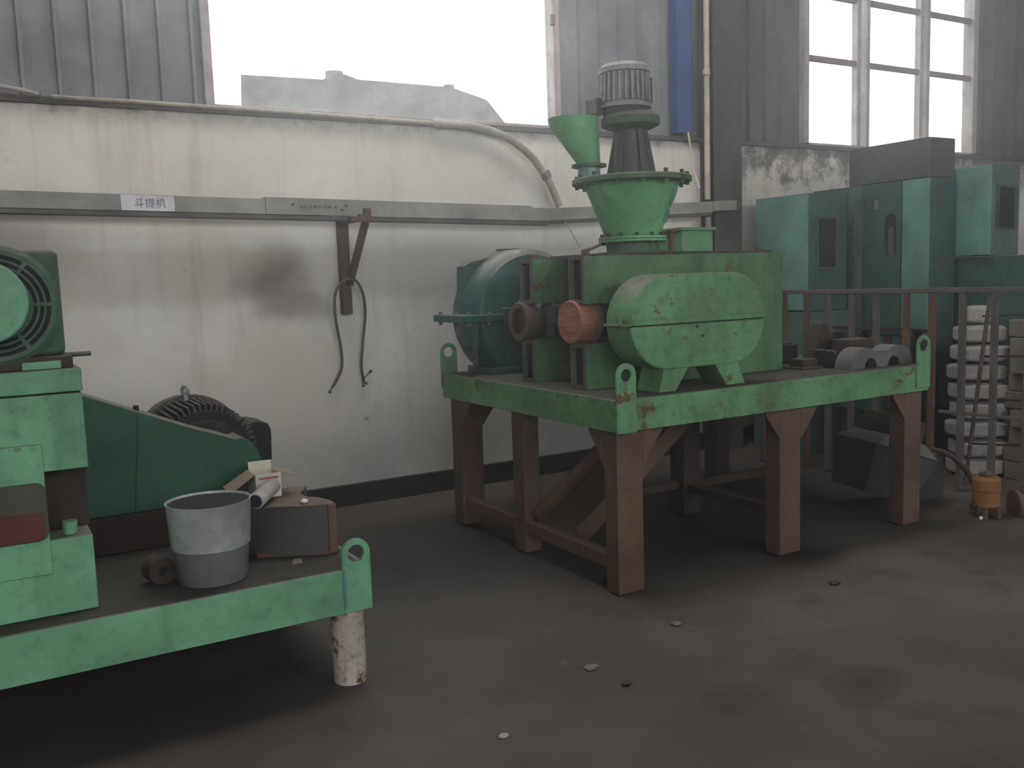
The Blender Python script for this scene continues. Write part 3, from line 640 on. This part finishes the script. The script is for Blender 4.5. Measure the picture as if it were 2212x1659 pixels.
# ---------------- agitator motor on the hopper
am = thing('agitator_motor', 'dusty grey finned motor on a black flared pedestal above the hopper', 'motor', (HX, HY, 2.152))
M3 = lambda p, n_, m_, k=40: L3(p, n_, m_, am, k)
M3([(0, 2.152), (.172, 2.152), (.172, 2.168), (0, 2.168)], 'base_flange', 'flange')
M3([(0, 2.166), (.118, 2.166), (.112, 2.20), (.082, 2.40), (.088, 2.43), (0, 2.43)], 'pedestal', 'pedestal')
for k in range(6):
    a = .35+k*PI/3; ca, sa = math.cos(a), math.sin(a); t = .008
    def q(r, z, s): return (HX+r*ca-s*sa, HY+r*sa+s*ca, z)
    G().hexa([q(.10, 2.168, -t), q(.142, 2.168, -t), q(.142, 2.168, t), q(.10, 2.168, t), q(.07, 2.425, -t), q(.094, 2.425, -t), q(.094, 2.425, t), q(.07, 2.425, t)]).build('pedestal_rib', 'pedestal', am, .002)
M3([(0, 2.425), (.12, 2.425), (.165, 2.445), (.167, 2.45), (.167, 2.487), (.14, 2.515), (0, 2.515)], 'top_flange', 'flange')
MX, MY = HX-.026, HY+.015
M4 = lambda p, n_, m_, k=40: L3(p, n_, m_, am, k, (MX, MY, 0))
M4([(0, 2.51), (.125, 2.51), (.135, 2.54), (0, 2.54)], 'adapter', 'pedestal')
M4([(0, 2.54), (.152, 2.54), (.154, 2.543), (.154, 2.558), (0, 2.56)], 'motor_flange', 'motor_grey')
M4([(0, 2.556), (.122, 2.556), (.122, 2.74), (0, 2.74)], 'stator_body', 'motor_grey')
fin = None
for k in range(26):
    a = 2*PI*k/26; ca, sa = math.cos(a), math.sin(a); t = .0045
    def q(r, z, s): return (MX+r*ca-s*sa, MY+r*sa+s*ca, z)
    G().hexa([q(.118, 2.575, -t), q(.148, 2.575, -t), q(.148, 2.575, t), q(.118, 2.575, t), q(.118, 2.73, -t), q(.142, 2.73, -t), q(.142, 2.73, t), q(.118, 2.73, t)]).build('cooling_fin', 'motor_grey', am)
M4([(.12, 2.735), (.145, 2.735), (.147, 2.76), (.125, 2.782), (.06, 2.79), (0, 2.79)], 'fan_cowl', 'motor_grey')
G().box(3.165, 3.245, 4.365, 4.475, 2.512, 2.60).build('terminal_box', 'pedestal', am, .006)
G().box(MX+.10, MX+.165, MY-.05, MY+.05, 2.57, 2.72).build('terminal_box', 'steel_dark', am, .006)

# ---------------- filling funnel standing on the rim flange
FX, FY = 3.165, 4.45
ff = thing('filling_funnel', 'green lopsided filling funnel standing on the hopper rim beside the motor', 'funnel', (FX, FY, 2.152))
L3([(0, 2.152), (.066, 2.152), (.064, 2.225), (0, 2.225)], 'spout', 'cab_light', ff, 28, (FX, FY, 0))
L3([(0, 2.222), (.10, 2.222), (.10, 2.238), (0, 2.238)], 'flange', 'flange', ff, 28, (FX, FY, 0))
def funnel():
    g = G(); n = 32; ox, oy = -.075, .044
    def ring(r, z, f): return [g.b.verts.new((FX+ox*f+r*math.cos(2*PI*i/n), FY+oy*f+r*math.sin(2*PI*i/n), z)) for i in range(n)]
    R = [ring(.066, 2.238, 0), ring(.140, 2.45, .9), ring(.142, 2.50, 1), ring(.136, 2.50, 1), ring(.134, 2.45, .9), ring(.058, 2.24, 0)]
    for A, B in zip(R, R[1:]):
        for i in range(n): g._f([A[i], A[(i+1) % n], B[(i+1) % n], B[i]])
    return g
funnel().build('cone', 'hopper_green', ff)

# ---------------- loose parts on the right end of the deck
bc = thing('bearing_cap_casting', 'grey two-hole cast bearing cap lying at the platform end', 'casting', (4.74, 3.72, 1.0))
def casting(y0, y1):
    g = G(); n = 72; rows = []
    for i in range(n+1):
        x = 4.45+.56*i/n; zt_ = 1.004
        for cx in (4.585, 4.875):
            if abs(x-cx) < .135: zt_ = max(zt_, 1.002+.122*math.sqrt(1-((x-cx)/.135)**2))
        if 4.585 < x < 4.875: zt_ = max(zt_, 1.098)
        zb = 1.002
        for cx in (4.625, 4.835):
            if abs(x-cx) < .055: zb = max(zb, 1.002+.058*math.sqrt(1-((x-cx)/.055)**2))
        zb = min(zb, zt_-.001); rows.append([g.b.verts.new(p) for p in ((x, y0, zb), (x, y0, zt_), (x, y1, zt_), (x, y1, zb))])
    for A, B in zip(rows, rows[1:]):
        for k in range(4): g._f([A[k], B[k], B[(k+1) % 4], A[(k+1) % 4]])
    g._f(rows[0]); g._f(rows[-1][::-1]); return g
casting(3.66, 3.78).build('body', 'tag_grey', bc)
for cx in (4.625, 4.835): G().prism([(cx+.054*math.cos(PI*i/10), 1.002+.057*math.sin(PI*i/10)) for i in range(11)], 'y', 3.72, 3.77).build('bore', 'hollow', bc)
def scrap(name, pts, axis, lo, hi, mat, label, cat): return tag(G().prism(pts, axis, lo, hi).build(name, mat, bev=.002), label, cat)
scrap('bent_plate', [(4.53, 1.002), (4.60, 1.002), (4.52, 1.105), (4.44, 1.112), (4.44, 1.104), (4.50, 1.098)], 'y', 3.83, 3.98, 'tag_grey', 'bent pale metal plate behind the two-hole casting', 'scrap metal')
scrap('iron_block', [(4.66, 1.002), (4.90, 1.002), (4.90, 1.155), (4.68, 1.155)], 'y', 3.86, 4.0, 'rust_dark', 'rusty rectangular iron block behind the two-hole casting', 'scrap metal')
scrap('iron_wedge', [(4.56, 1.002), (4.84, 1.002), (4.70, 1.24), (4.66, 1.25)], 'y', 4.05, 4.14, 'rust_dark', 'dark wedge-shaped iron scrap standing behind the iron block', 'scrap metal')
tag(G().box(4.44, 4.62, 4.22, 4.36, 1.001, 1.12).box(4.46, 4.60, 4.24, 4.34, 1.12, 1.13).build('dark_box', 'black', bev=.004), 'small black box beside the press end', 'box')
tag(G().box(4.30, 4.42, 3.88, 4.0, 1.001, 1.06).box(4.27, 4.45, 3.86, 4.02, 1.001, 1.012).build('mounting_bracket', 'rust_dark', bev=.003), 'low dark steel foot beside the right end of the press', 'bracket')

# ================================================================== RAILING
ra, rb = Vector((5.721, 5.383)), Vector((6.007, 3.563)); rd = rb-ra
def rl(t, z): p = ra+rd*t; return (p.x, p.y, z)
rg = thing('guard_railing', 'rusty steel guard railing with many upright posts behind the platform', 'railing', rl(.5, 0))
G().bar(rl(-.12, 1.42), rl(1.35, 1.42), .045, .035).build('top_rail', 'railgrey', rg, .004)
for k, t in enumerate((-.1, .009, .12, .225, .331, .439, .566, .671, .786, .903, 1.02, 1.14, 1.26)):
    G().bar(rl(t, .01), rl(t, 1.405), .042, .035, (1, 0, 0)).build('post', 'railrust' if k in (1, 2, 6, 7) else 'railgrey', rg, .003)
G().bar(rl(-.12, .80), rl(.45, .80), .03, .03).build('lower_rail', 'railgrey', rg, .003)
G().bar(rl(.70, .56), rl(1.35, .56), .022, .022).build('lower_rail', 'railgrey', rg, .003)

# ================================================================== TEAL CABINETS behind the railing
c1 = thing('teal_cabinet', 'glossy teal steel cabinet with dark window nearest the column', 'cabinet', (6.4, 5.8, 0))
G().box(6.15, 6.62, 5.5, 6.10, 1.24, 2.23).build('body', 'cab_dark', c1, .006)
G().box(6.142, 6.15, 5.505, 6.095, 1.25, 2.225).build('side_panel', 'cab_light', c1, .003)
G().box(6.13, 6.64, 5.48, 6.12, 0, 1.235).build('base', 'cab_mid', c1, .006)
wf = G().plate_hole([(6.24, 1.59), (6.50, 1.59), (6.50, 2.04), (6.24, 2.04)], [(6.262, 1.61), (6.478, 1.61), (6.478, 2.02), (6.262, 2.02)], 'y', 5.49, 5.50).build('window_frame', 'cab_dark', c1, .002)
G().box(6.262, 6.478, 5.496, 5.50, 1.61, 2.02).build('window_pane', 'hollow', c1)
c2 = thing('teal_cabinet', 'tall teal cabinet with slotted door and grey hood, the middle one behind the railing', 'cabinet', (7.0, 5.4, 0))
G().box(6.77, 7.10, 4.80, 6.0, 0, 2.30).build('body', 'cab_dark', c2, .006)
for y0, y1, mt, nm in ((5.61, 5.995, 'cab_dark', 'side_panel'), (5.46, 5.60, 'cab_mid', 'side_panel'), (5.065, 5.42, 'cab_dark', 'door'), (4.805, 5.055, 'cab_light', 'side_panel')):  # panel tones paint in how each one catches the light
    p = G().box(6.758, 6.77, y0, y1, 1.02, 2.298).build(nm, mt, c2, .003)
    if nm == 'door':
        sl = stadium(0, .36, -.055, .055, 8)
        G().prism([(5.168+b, 1.858+a-.18) for a, b in sl], 'x', 6.754, 6.760).build('slot', 'hollow', p)
        G().prism([(5.155+b*.5, 1.80+a*.75-.14) for a, b in sl], 'x', 6.750, 6.756).build('slot_insert', 'railgrey', p)
        G().box(6.74, 6.76, 5.285, 5.315, 2.08, 2.16).build('handle', 'steel', p, .004)
G().box(6.75, 6.77, 4.805, 5.995, .05, 1.0).build('plinth_panel', 'cab_mid', c2, .003)
G().box(6.76, 7.09, 4.81, 5.60, 2.302, 2.62).build('hood', 'hood', c2, .008)
c3 = thing('teal_cabinet', 'teal cabinet with swirled dirt and dark window at the right edge', 'cabinet', (7.3, 4.72, 0))
G().box(7.12, 7.49, 4.5, 4.95, 1.66, 2.38).build('upper_body', 'cab_mid', c3, .006)
G().box(7.108, 7.12, 4.505, 4.945, 1.665, 2.375).build('side_panel', 'cab_light', c3, .003)
G().box(7.15, 7.60, 4.42, 4.95, 0, 1.655).build('lower_body', 'cab_dark', c3, .006)
G().box(7.20, 7.41, 4.494, 4.502, 1.885, 2.20).build('window_pane', 'hollow', c3)
G().plate_hole([(7.18, 1.87), (7.43, 1.87), (7.43, 2.22), (7.18, 2.22)], [(7.20, 1.885), (7.41, 1.885), (7.41, 2.20), (7.20, 2.20)], 'y', 4.488, 4.5).build('window_frame', 'cab_dark', c3, .002)

# low bench and sheets between railing and cabinets
sb = thing('steel_bench', 'dark low steel bench in front of the middle cabinet', 'bench', (6.4, 4.85, 0))
G().hexa([(6.15, 4.70, 1.10), (6.62, 4.70, 1.06), (6.62, 5.3, 1.06), (6.15, 5.3, 1.10), (6.15, 4.70, 1.13), (6.62, 4.70, 1.09), (6.62, 5.3, 1.09), (6.15, 5.3, 1.13)]).build('top', 'rust_dark', sb, .003)
for x in (6.18, 6.54):
    for y in (4.73, 5.22): G().box(x, x+.05, y, y+.05, 0, 1.065).build('leg', 'rust_dark', sb)
G().box(6.2, 6.58, 4.78, 5.24, .45, .95).build('drawer_box', 'cab_dark', sb, .005)

# white sacks piled behind the railing
def sack_mesh():
    g = G(); r = bmesh.ops.create_cube(g.b, size=1); bmesh.ops.subdivide_edges(g.b, edges=g.b.edges, cuts=4, use_grid_fill=True)
    for v in g.b.verts:
        x, y, z = v.co*2; k = (1-.35*x**4)*(1-.35*y**4)
        v.co = Vector((x*.20*(1-.10*y*y), y*.155*(1-.10*x*x), z*.069*max(.35, k**.5)+.005*math.sin(9*x+5*y)*(1 if abs(z) > .5 else 0)))
    return g
sk0 = None
for k in range(9):
    tw = (0, 1, -1, 1, 0, -1, 1, 0, -1)[k]; s = (1, 1, 1, .98, .98, .97, 1.0, .85, .55)[k]
    lab = ('bottom', 'second', 'third', 'fourth', 'fifth', 'sixth', 'seventh', 'eighth', 'small topmost')[k]
    if sk0 is None:
        g = sack_mesh(); o = g.build('white_sack', 'sack', origin=(0, 0, 0)); sk0 = o
        o.modifiers.new('sub', 'SUBSURF').levels = 1; o.modifiers['sub'].render_levels = 1
    else: o = sk0.copy(); C.objects.link(o)
    o.location = (6.56+.012*tw, 4.22-.01*tw, .075+k*.143); o.rotation_euler = (.02*tw, .0, math.radians(-30+4*tw)); o.scale = (s, s, 1)
    tag(o, 'white woven sack, %s in the pile behind the railing%s' % (lab, ' counted from the floor' if 0 < k < 8 else ''), 'sack', 'white sacks piled behind the railing')
# grey slabs stacked at the right edge
sl0 = None
for k in range(9):
    if sl0 is None: sl0 = G().box(-.42, .42, -.26, .26, 0, .13).build('grey_slab', 'slab', origin=(0, 0, 0), bev=.012); o = sl0
    else: o = sl0.copy(); C.objects.link(o)
    o.location = (6.98+.02*((k*7) % 3-1), 3.72+.015*((k*5) % 3-1), k*.1315); o.rotation_euler = (0, 0, math.radians(-8+3*((k*5) % 4)))
    tag(o, 'dusty grey brown slab, %s from the floor in the stack at the right edge' % ('first', 'second', 'third', 'fourth', 'fifth', 'sixth', 'seventh', 'eighth', 'ninth')[k], 'slab', 'grey slabs stacked at the right edge')
ls = thing('leaning_rods', 'thin dark steel lattice leaning between the sacks and slabs', 'lattice', (6.3, 3.95, 0))
for a, b in (((6.18, 4.06, .01), (6.30, 3.98, 1.36)), ((6.32, 3.72, .01), (6.40, 3.70, 1.36)), ((6.36, 3.45, .01), (6.42, 3.42, 1.36))): G().bar(a, b, .022, .022).build('rod', 'railgrey', ls)
for z in (.30, .62, .93, 1.22): G().bar((6.20+.09*z, 4.04, z), (6.40, 3.40, z+.03), .014, .014).build('cross_rod', 'rust_dark', ls)

# ---------------- scrap on the floor at the right
vl = thing('valve_body', 'orange rusty valve body standing on the floor by the right edge', 'valve', (5.47, 3.45, 0))
G().lathe((5.47, 3.45, 0), [(0, .075), (.078, .075), (.083, .08), (.083, .165), (.078, .17), (.083, .175), (.083, .245), (.07, .262), (0, .262)], n=28).build('body', 'rust_orange', vl)
G().cyl((5.47, 3.45, .26), (5.47, 3.45, .282), .045, n=16).build('bonnet', 'rust', vl)
G().cyl((5.455, 3.43, .28), (5.455, 3.43, .30), .016, n=8).build('stem_nut', 'steel', vl)
for a in (.3, 2.0, 3.6, 5.0): G().box(5.47+.07*math.cos(a)-.018, 5.47+.07*math.cos(a)+.018, 3.45+.07*math.sin(a)-.018, 3.45+.07*math.sin(a)+.018, 0, .08).build('foot', 'rust', vl, .004)
tag(G().cyl((5.62, 3.36, .07), (5.80, 3.25, .07), .07, n=18).cyl((5.62, 3.36, .07), (5.64, 3.348, .07), .095, n=18).build('pipe_flange', 'rust'), 'brown rusty flanged pipe piece lying beside the valve body', 'pipe fitting')
bn = thing('tilted_sheet_bin', 'tipped grey sheet metal bin lying under the platform end', 'bin', (5.15, 4.05, 0))
bn.rotation_euler = (0, math.radians(18), math.radians(-14)); bn['_o'] = (0, 0, 0)
G().hexa([(-.20, -.16, .02), (.20, -.16, .02), (.20, .20, .02), (-.20, .20, .02), (-.25, -.20, .34), (.25, -.20, .34), (.25, .22, .34), (-.25, .22, .34)]).build('body', 'steel_dark', bn, .004)
G().hexa([(-.25, -.215, .34), (.25, -.215, .34), (.25, .22, .34), (-.25, .22, .34), (-.14, -.16, .42), (.16, -.16, .42), (.16, .18, .42), (-.14, .18, .42)]).build('shoulder', 'tag_grey', bn, .004)
G().box(-.13, .15, -.14, .16, .42, .56).build('neck', 'rust_dark', bn, .004)
bn.location.z = .07
jk = thing('bent_scrap_sheet', 'crumpled grey sheet scrap on the floor behind the right leg', 'scrap metal', (5.55, 4.0, 0))
G().hexa([(5.46, 3.97, .0), (5.66, 3.87, .0), (5.71, 4.02, .0), (5.52, 4.12, .0), (5.45, 3.92, .30), (5.60, 3.84, .34), (5.62, 3.97, .33), (5.48, 4.04, .31)]).build('sheet', 'steel_dark', jk, .01)
G().tube(smooth_path([(5.36, 3.98, .34), (5.48, 3.88, .37), (5.60, 3.80, .33), (5.68, 3.72, .22), (5.70, 3.66, .10)]), .018, 8).build('bent_rod', 'rust_dark', jk)
G().ball((5.42, 3.96, .36), .09, .07, .05).build('rag', 'slab', jk)
tag(G().ball((5.375, 3.42, .012), .014, .012, .012, 8, 6).build('white_pebble', 'white_cap'), 'tiny white pebble on the floor beside the rusty valve', 'pebble')

# ================================================================== LEFT MACHINE
lb = thing('machine_base', 'bright green steel machine base at the left on a stubby pipe', 'machine base', (-.4, 4.4, .305))
G().box(-2.6, 1.19, 3.40, 3.42, .305, .482).build('edge_beam', 'green', lb, .004)
G().box(1.285, 1.305, 3.42, 5.6, .305, .482).build('edge_beam', 'green', lb, .004)
G().box(-2.6, 1.285, 5.58, 5.60, .305, .482).build('edge_beam', 'green', lb, .004)
G().box(1.19, 1.20, 3.388, 3.42, .33, .482).build('weld_edge', 'cab_light', lb)
G().box(-2.6, 1.285, 3.42, 5.58, .465, .481).build('deck_plate', 'deck_left', lb)
lug(lb, 1.188, 1.306, .308, .602, 3.395, 3.415, .034, 'green')
for x in (-1.6, -.3): G().box(x, x+.08, 3.42, 5.58, .32, .465).build('cross_beam', 'rust_dark', lb)
tag(G().lathe((1.225, 3.475, 0), [(0, 0), (.064, 0), (.066, .01), (.066, .295), (.063, .303), (0, .303)], n=28).build('support_pipe', 'white_pipe'), 'white rust-stained pipe stub propping the corner of the green base', 'pipe')
for x, y in ((-1.9, 3.6), (-1.9, 5.4), (1.2, 5.4)):
    tag(G().lathe((x, y, 0), [(0, 0), (.064, 0), (.066, .01), (.066, .295), (.063, .303), (0, .303)], n=20).build('support_pipe', 'white_pipe'), 'pipe stub under the hidden %s of the green machine base' % ('front left end' if (x < 0 and y < 4) else 'rear left end' if x < 0 else 'rear right corner'), 'pipe')
lm = thing('left_press', 'bright green C-shaped press body standing on the left base', 'press', (-.4, 3.8, .482))
YF = 3.522
G().box(-1.0, .322, YF, 4.0, .483, .752).build('lower_block', 'green', lm, .005)
G().box(-1.0, .327, YF, 4.0, .992, 1.258).build('upper_block', 'green', lm, .005)
G().box(-1.0, .330, YF, 4.0, 1.262, 1.343).build('lid', 'green', lm, .006)
G().box(-1.0, .14, YF+.03, 4.0, .752, .992).build('column', 'green', lm, .004)
dr = G().box(-.62, .186, YF-.012, YF, .635, 1.092).build('door', 'green', lm, .004)
def rrect(x0, x1, z0, z1, r, n=5):
    P = []
    for cx, cz, a0 in ((x1-r, z1-r, 0), (x0+r, z1-r, PI/2), (x0+r, z0+r, PI), (x1-r, z0+r, 1.5*PI)):
        for i in range(n+1): a = a0+PI/2*i/n; P.append((cx+r*math.cos(a), cz+r*math.sin(a)))
    return P
bz = G().prism(rrect(-.52, .186, .758, .962, .035), 'y', YF-.022, YF-.011).build('inspection_window', 'olive', dr, .003)
G().prism(rrect(-.50, .172, .763, .862, .025), 'y', YF-.025, YF-.021).build('red_panel', 'red', dr, .002)
G().cyl((.255, YF+.05, .755), (.255, YF+.05, .80), .022, .026, 16).build('knob', 'green', lm)
G().box(.14, .33, YF+.16, YF+.20, .752, .992).build('guide_bar', 'rust_dark', lm, .003)
# fan-like unit on top
fu = thing('round_blower', 'grey green square blower housing with ring slots on the left press', 'blower', (.02, 3.78, 1.344))
fc = (.085, 1.567)
G().box(-.13, .295, 3.61, 3.95, 1.386, 1.752).build('housing', 'green_fan', fu, .02)
G().lathe((fc[0], 0, fc[1]), [(.0, 3.55), (.188, 3.55), (.203, 3.562), (.205, 3.62), (0, 3.62)], (0, 1, 0), 56).build('front_cover', 'green_fan', fu)
for r0, r1 in ((.118, .130), (.138, .150), (.158, .172)):
    for a0, a1 in ((-.9, -.04), (.04, .95), (1.05, 2.1), (2.2, 3.1), (3.2, 4.2), (4.3, 5.3)):
        G().lathe((fc[0], 0, fc[1]), [(r0, 3.5485), (r1, 3.5485), (r1, 3.552), (r0, 3.552)], (0, 1, 0), 14, a0, a1, (1, 0, 0)).build('ring_slot', 'hollow', fu)
G().box(-.10, .31, 3.56, 3.95, 1.344, 1.386).build('foot', 'rust_dark', fu, .004)
G().box(.15, .27, 3.535, 3.57, 1.344, 1.372).build('clamp', 'green', fu, .004)
G().cyl((.29, 3.62, 1.385), (.375, 3.62, 1.385), .009, n=10).build('clamp_rod', 'steel_dark', fu)
tag(G().lathe((.047, 0, 1.58), [(0, 3.42), (.130, 3.42), (.136, 3.426), (.136, 3.545), (0, 3.545)], (0, 1, 0), 48).build('pulley_cover', 'green', bev=.003), 'bright green round cover on the blower front at the left edge', 'cover')

# belt guard, motor behind, terminal box
bg = thing('belt_guard', 'long dark green tapering belt guard behind the left press', 'belt guard', (.5, 4.28, .482))
P = [(-.55, 1.36), (-.1, 1.36), (.15, 1.28), (.402, 1.175), (.827, .991), (.94, .95), (1.0, .925)]
for i in range(9):
    a = 1.15-2.6*i/8; P.append((.965+.15*math.cos(a), .795+.15*math.sin(a)))
P += [(.90, .65), (-.55, .65)]
G().prism(P, 'y', 4.20, 4.36).build('shell', 'green_deep', bg, .008)
G().box(-.4, .95, 4.22, 4.40, .482, .645).build('base_rail', 'rust_dark', bg, .004)
G().bar((.56, 4.196, .66), (.60, 4.196, 1.07), .004, .008, (0, 1, 0)).build('weld_seam', 'green_deep', bg)
G().cyl((.60, 4.25, 1.085), (.60, 4.25, 1.11), .012, n=8).build('bolt', 'rust_dark', bg)
em = thing('drive_motor', 'dark finned electric motor with lifting eye behind the belt guard', 'motor', (.88, 4.7, .482))
MC = (.925, 0, .815)
G().lathe((MC[0], 0, .78), [(0, 4.42), (.185, 4.42), (.205, 4.43), (.205, 4.46), (0, 4.46)], (0, 1, 0), 40).build('end_bell', 'black', em)
G().lathe(MC, [(0, 4.46), (.215, 4.46), (.215, 4.80), (0, 4.80)], (0, 1, 0), 36).build('stator_body', 'black', em)
for k in range(26):
    a = .15+(PI-.3)*k/25; ca, sa = math.cos(a), math.sin(a); t = .004
    def q(r, y, s): return (MC[0]+r*ca-s*sa, y, MC[2]+r*sa+s*ca)
    G().hexa([q(.21, 4.47, -t), q(.246, 4.47, -t), q(.246, 4.47, t), q(.21, 4.47, t), q(.21, 4.79, -t), q(.246, 4.79, -t), q(.246, 4.79, t), q(.21, 4.79, t)]).build('cooling_fin', 'steel_dark', em)
G().lathe(MC, [(.2, 4.79), (.262, 4.79), (.262, 4.83), (.25, 4.95), (.20, 5.0), (0, 5.0)], (0, 1, 0), 40).build('fan_cowl', 'railgrey', em)
G().box(.68, 1.12, 4.48, 4.88, .482, .66).build('foot', 'steel_dark', em, .004)
G().cyl((.895, 4.7, 1.06), (.895, 4.7, 1.095), .011, n=8).lathe((.895, 4.7, 1.11), [(.014, -.008), (.026, -.008), (.026, .008), (.014, .008), (.014, -.008)], (1, .6, 0), 16).build('lifting_eye', 'motor_grey', em)
tb = G().prism([(1.10, .76), (1.245, .75), (1.25, .90), (1.235, .935), (1.18, .95), (1.12, .935), (1.10, .90)], 'y', 4.50, 4.72).build('terminal_box', 'black', em, .006)
G().box(1.09, 1.13, 4.52, 4.56, .93, .965).build('box_lug', 'black', tb, .003)

# bucket
bk = thing('metal_bucket', 'bucket with pale galvanised upper half and grey lower half on the green base', 'bucket', (.745, 3.625, .4825))
def bl3(p, nm, mt, b=0): return G().lathe((.745, 3.625, 0), p, (0, 0, 1), 48).build(nm, mt, bk, b)
bl3([(0, .4825), (.128, .4825), (.132, .488), (.142, .63), (.13, .63), (.12, .50), (0, .50)], 'lower_shell', 'bucket_low')
bl3([(.144, .618), (.147, .618), (.158, .785), (.160, .792), (.155, .792), (.152, .785), (.140, .62)], 'upper_shell', 'galv')
bl3([(0, .778), (.1505, .778), (.1515, .784), (0, .784)], 'inside_shade_disc', 'hollow')  # black disc standing in for the shaded inside of the bucket
# spool
sp = thing('iron_spool', 'small dark rusty ring spool lying beside the bucket', 'spool', (.555, 3.66, .482))
G().lathe((.555, 3.69, .535), [(.018, -.04), (.04, -.045), (.052, -.035), (.052, -.02), (.042, -.012), (.042, .012), (.052, .02), (.052, .04), (.018, .04), (.018, -.04)], (.25, -1, 0), 28).build('ring_body', 'rust_dark', sp)
G().lathe((.555, 3.69, .535), [(0, -.03), (.018, -.03), (.018, .03), (0, .03)], (.25, -1, 0), 16).build('bore', 'hollow', sp)

# curved sheet metal box with litter on it
tnb = thing('quarter_guard', 'dark curved sheet metal guard with rusty edge lying on the green base', 'guard', (1.08, 3.85, .482))
def arc(cx, cy, r, a0, a1, n): return [(cx+r*math.cos(a0+(a1-a0)*i/n), cy+r*math.sin(a0+(a1-a0)*i/n)) for i in range(n+1)]
out = [(1.262, 3.655), (1.262, 3.72), (1.24, 3.80), (1.20, 3.85), (1.20, 3.93), (1.27, 4.05), (1.20, 4.08), (1.0, 4.05), (.94, 3.96), (.93, 3.84), (.98, 3.78), (1.06, 3.73), (1.15, 3.685), (1.23, 3.655)]
G().prism(out, 'z', .484, .69).build('shell', 'steel_dark', tnb, .004)
G().box(1.228, 1.264, 3.649, 3.657, .484, .69).build('end_strip', 'rust', tnb, .002)
G().prism([(a, b) for a, b in out], 'z', .69, .694).build('top_sheet', 'rust', tnb)
G().bar((1.23, 3.651, .49), (.96, 3.79, .49), .006, .02).build('bottom_edge', 'rust', tnb)
tag(G().ball((1.155, 3.73, .704), .016, .016, .010, 10, 6).build('plastic_cap', 'white_cap'), 'small white plastic cap on the curved guard', 'cap')
cb = thing('open_carton', 'small open cream carton with brown flaps and red print on the curved guard', 'carton', (1.06, 3.98, .694))
bx, by = 1.03, 3.93
G().box(bx-.02, bx+.09, by, by+.004, .695, .80).box(bx-.02, bx+.09, by+.126, by+.13, .695, .80).box(bx-.02, bx-.016, by+.004, by+.126, .695, .80).box(bx+.086, bx+.09, by+.004, by+.126, .695, .80).box(bx-.016, bx+.086, by+.004, by+.126, .695, .699).build('box_wall', 'box_white', cb)
def flap(p, nm='flap', mt='card'):
    a = [Vector(q) for q in p]; n = (a[1]-a[0]).cross(a[3]-a[0]).normalized()*.003
    return G().hexa(a+[q+n for q in a]).build(nm, mt, cb)
flap([(bx-.02, by+.0, .80), (bx-.02, by+.13, .80), (bx-.135, by+.10, .745), (bx-.135, by-.02, .735)])
flap([(bx+.09, by+.13, .80), (bx+.09, by, .80), (bx+.165, by, .772), (bx+.165, by+.12, .782)])
flap([(bx-.015, by+.128, .80), (bx+.085, by+.128, .80), (bx+.085, by+.135, .835), (bx-.015, by+.135, .835)], 'flap', 'box_white')
pr_ = G().box(bx-.005, bx+.08, by-.0015, by-.0002, .776, .785).build('red_print', 'print_red', cb)
G().box(bx+.015, bx+.06, by-.0015, by-.0002, .757, .761).box(bx+.015, bx+.06, by-.0015, by-.0002, .747, .750).build('grey_print', 'ink', cb)
pr2 = thing('paper_roll', 'roll of greyish wrapped paper lying across the curved guard', 'roll', (1.0, 3.85, .694))
G().lathe((.955, 3.745, .728), [(0, .0), (.012, .0), (.031, .0), (.034, .008), (.034, .24), (.0, .24)], (.55, .83, .06), 24).build('roll', 'paper', pr2)
G().lathe((.955, 3.745, .728), [(0, -.002), (.028, -.002), (.028, .002), (0, .002)], (.55, .83, .06), 20).build('roll_end', 'black', pr2)
G().hexa([(.925, 3.76, .745), (.95, 3.84, .755), (.95, 3.84, .757), (.925, 3.76, .747), (.855, 3.74, .70), (.88, 3.80, .725), (.88, 3.80, .727), (.855, 3.74, .702)]).build('loose_flap', 'paper', pr2)
tag(G().box(1.16, 1.26, 3.72, 3.722, .483, .4845).hexa([(1.05, 3.60, .4825), (1.09, 3.59, .4825), (1.11, 3.66, .4825), (1.08, 3.67, .4825), (1.05, 3.60, .4845), (1.09, 3.59, .4845), (1.11, 3.66, .4845), (1.08, 3.67, .4845)]).build('paper_scrap', 'slab'), 'flat dull scrap strip on the green base near the curved guard', 'scrap')

# ---------------- crumbs on the floor
random.seed(3)
for i, (x, y, s, mt, lab) in enumerate(((2.085, 3.0, .03, 'slab', 'pale crumb of rubble on the floor between the two machines'), (1.503, 2.708, .02, 'sack', 'small whitish flake on the floor at the bottom of the picture'), (2.11, 2.797, .022, 'black', 'black lump on the floor in the lower middle'), (3.695, 3.129, .03, 'black', 'black oily lump on the floor right of the middle leg'), (2.68, 3.168, .025, 'slab', 'tan rubble crumb on the floor in front of the near leg'))):
    g = G().ball((x, y, s*.3), s, s*.8, s*.32, 9, 6)
    for v in g.b.verts: v.co += Vector((random.uniform(-1, 1), random.uniform(-1, 1), random.uniform(-.3, .3)))*s*.18
    tag(g.build('rubble_crumb', mt), lab, 'rubble')

for o in bpy.data.objects:
    if '_o' in o: del o['_o']
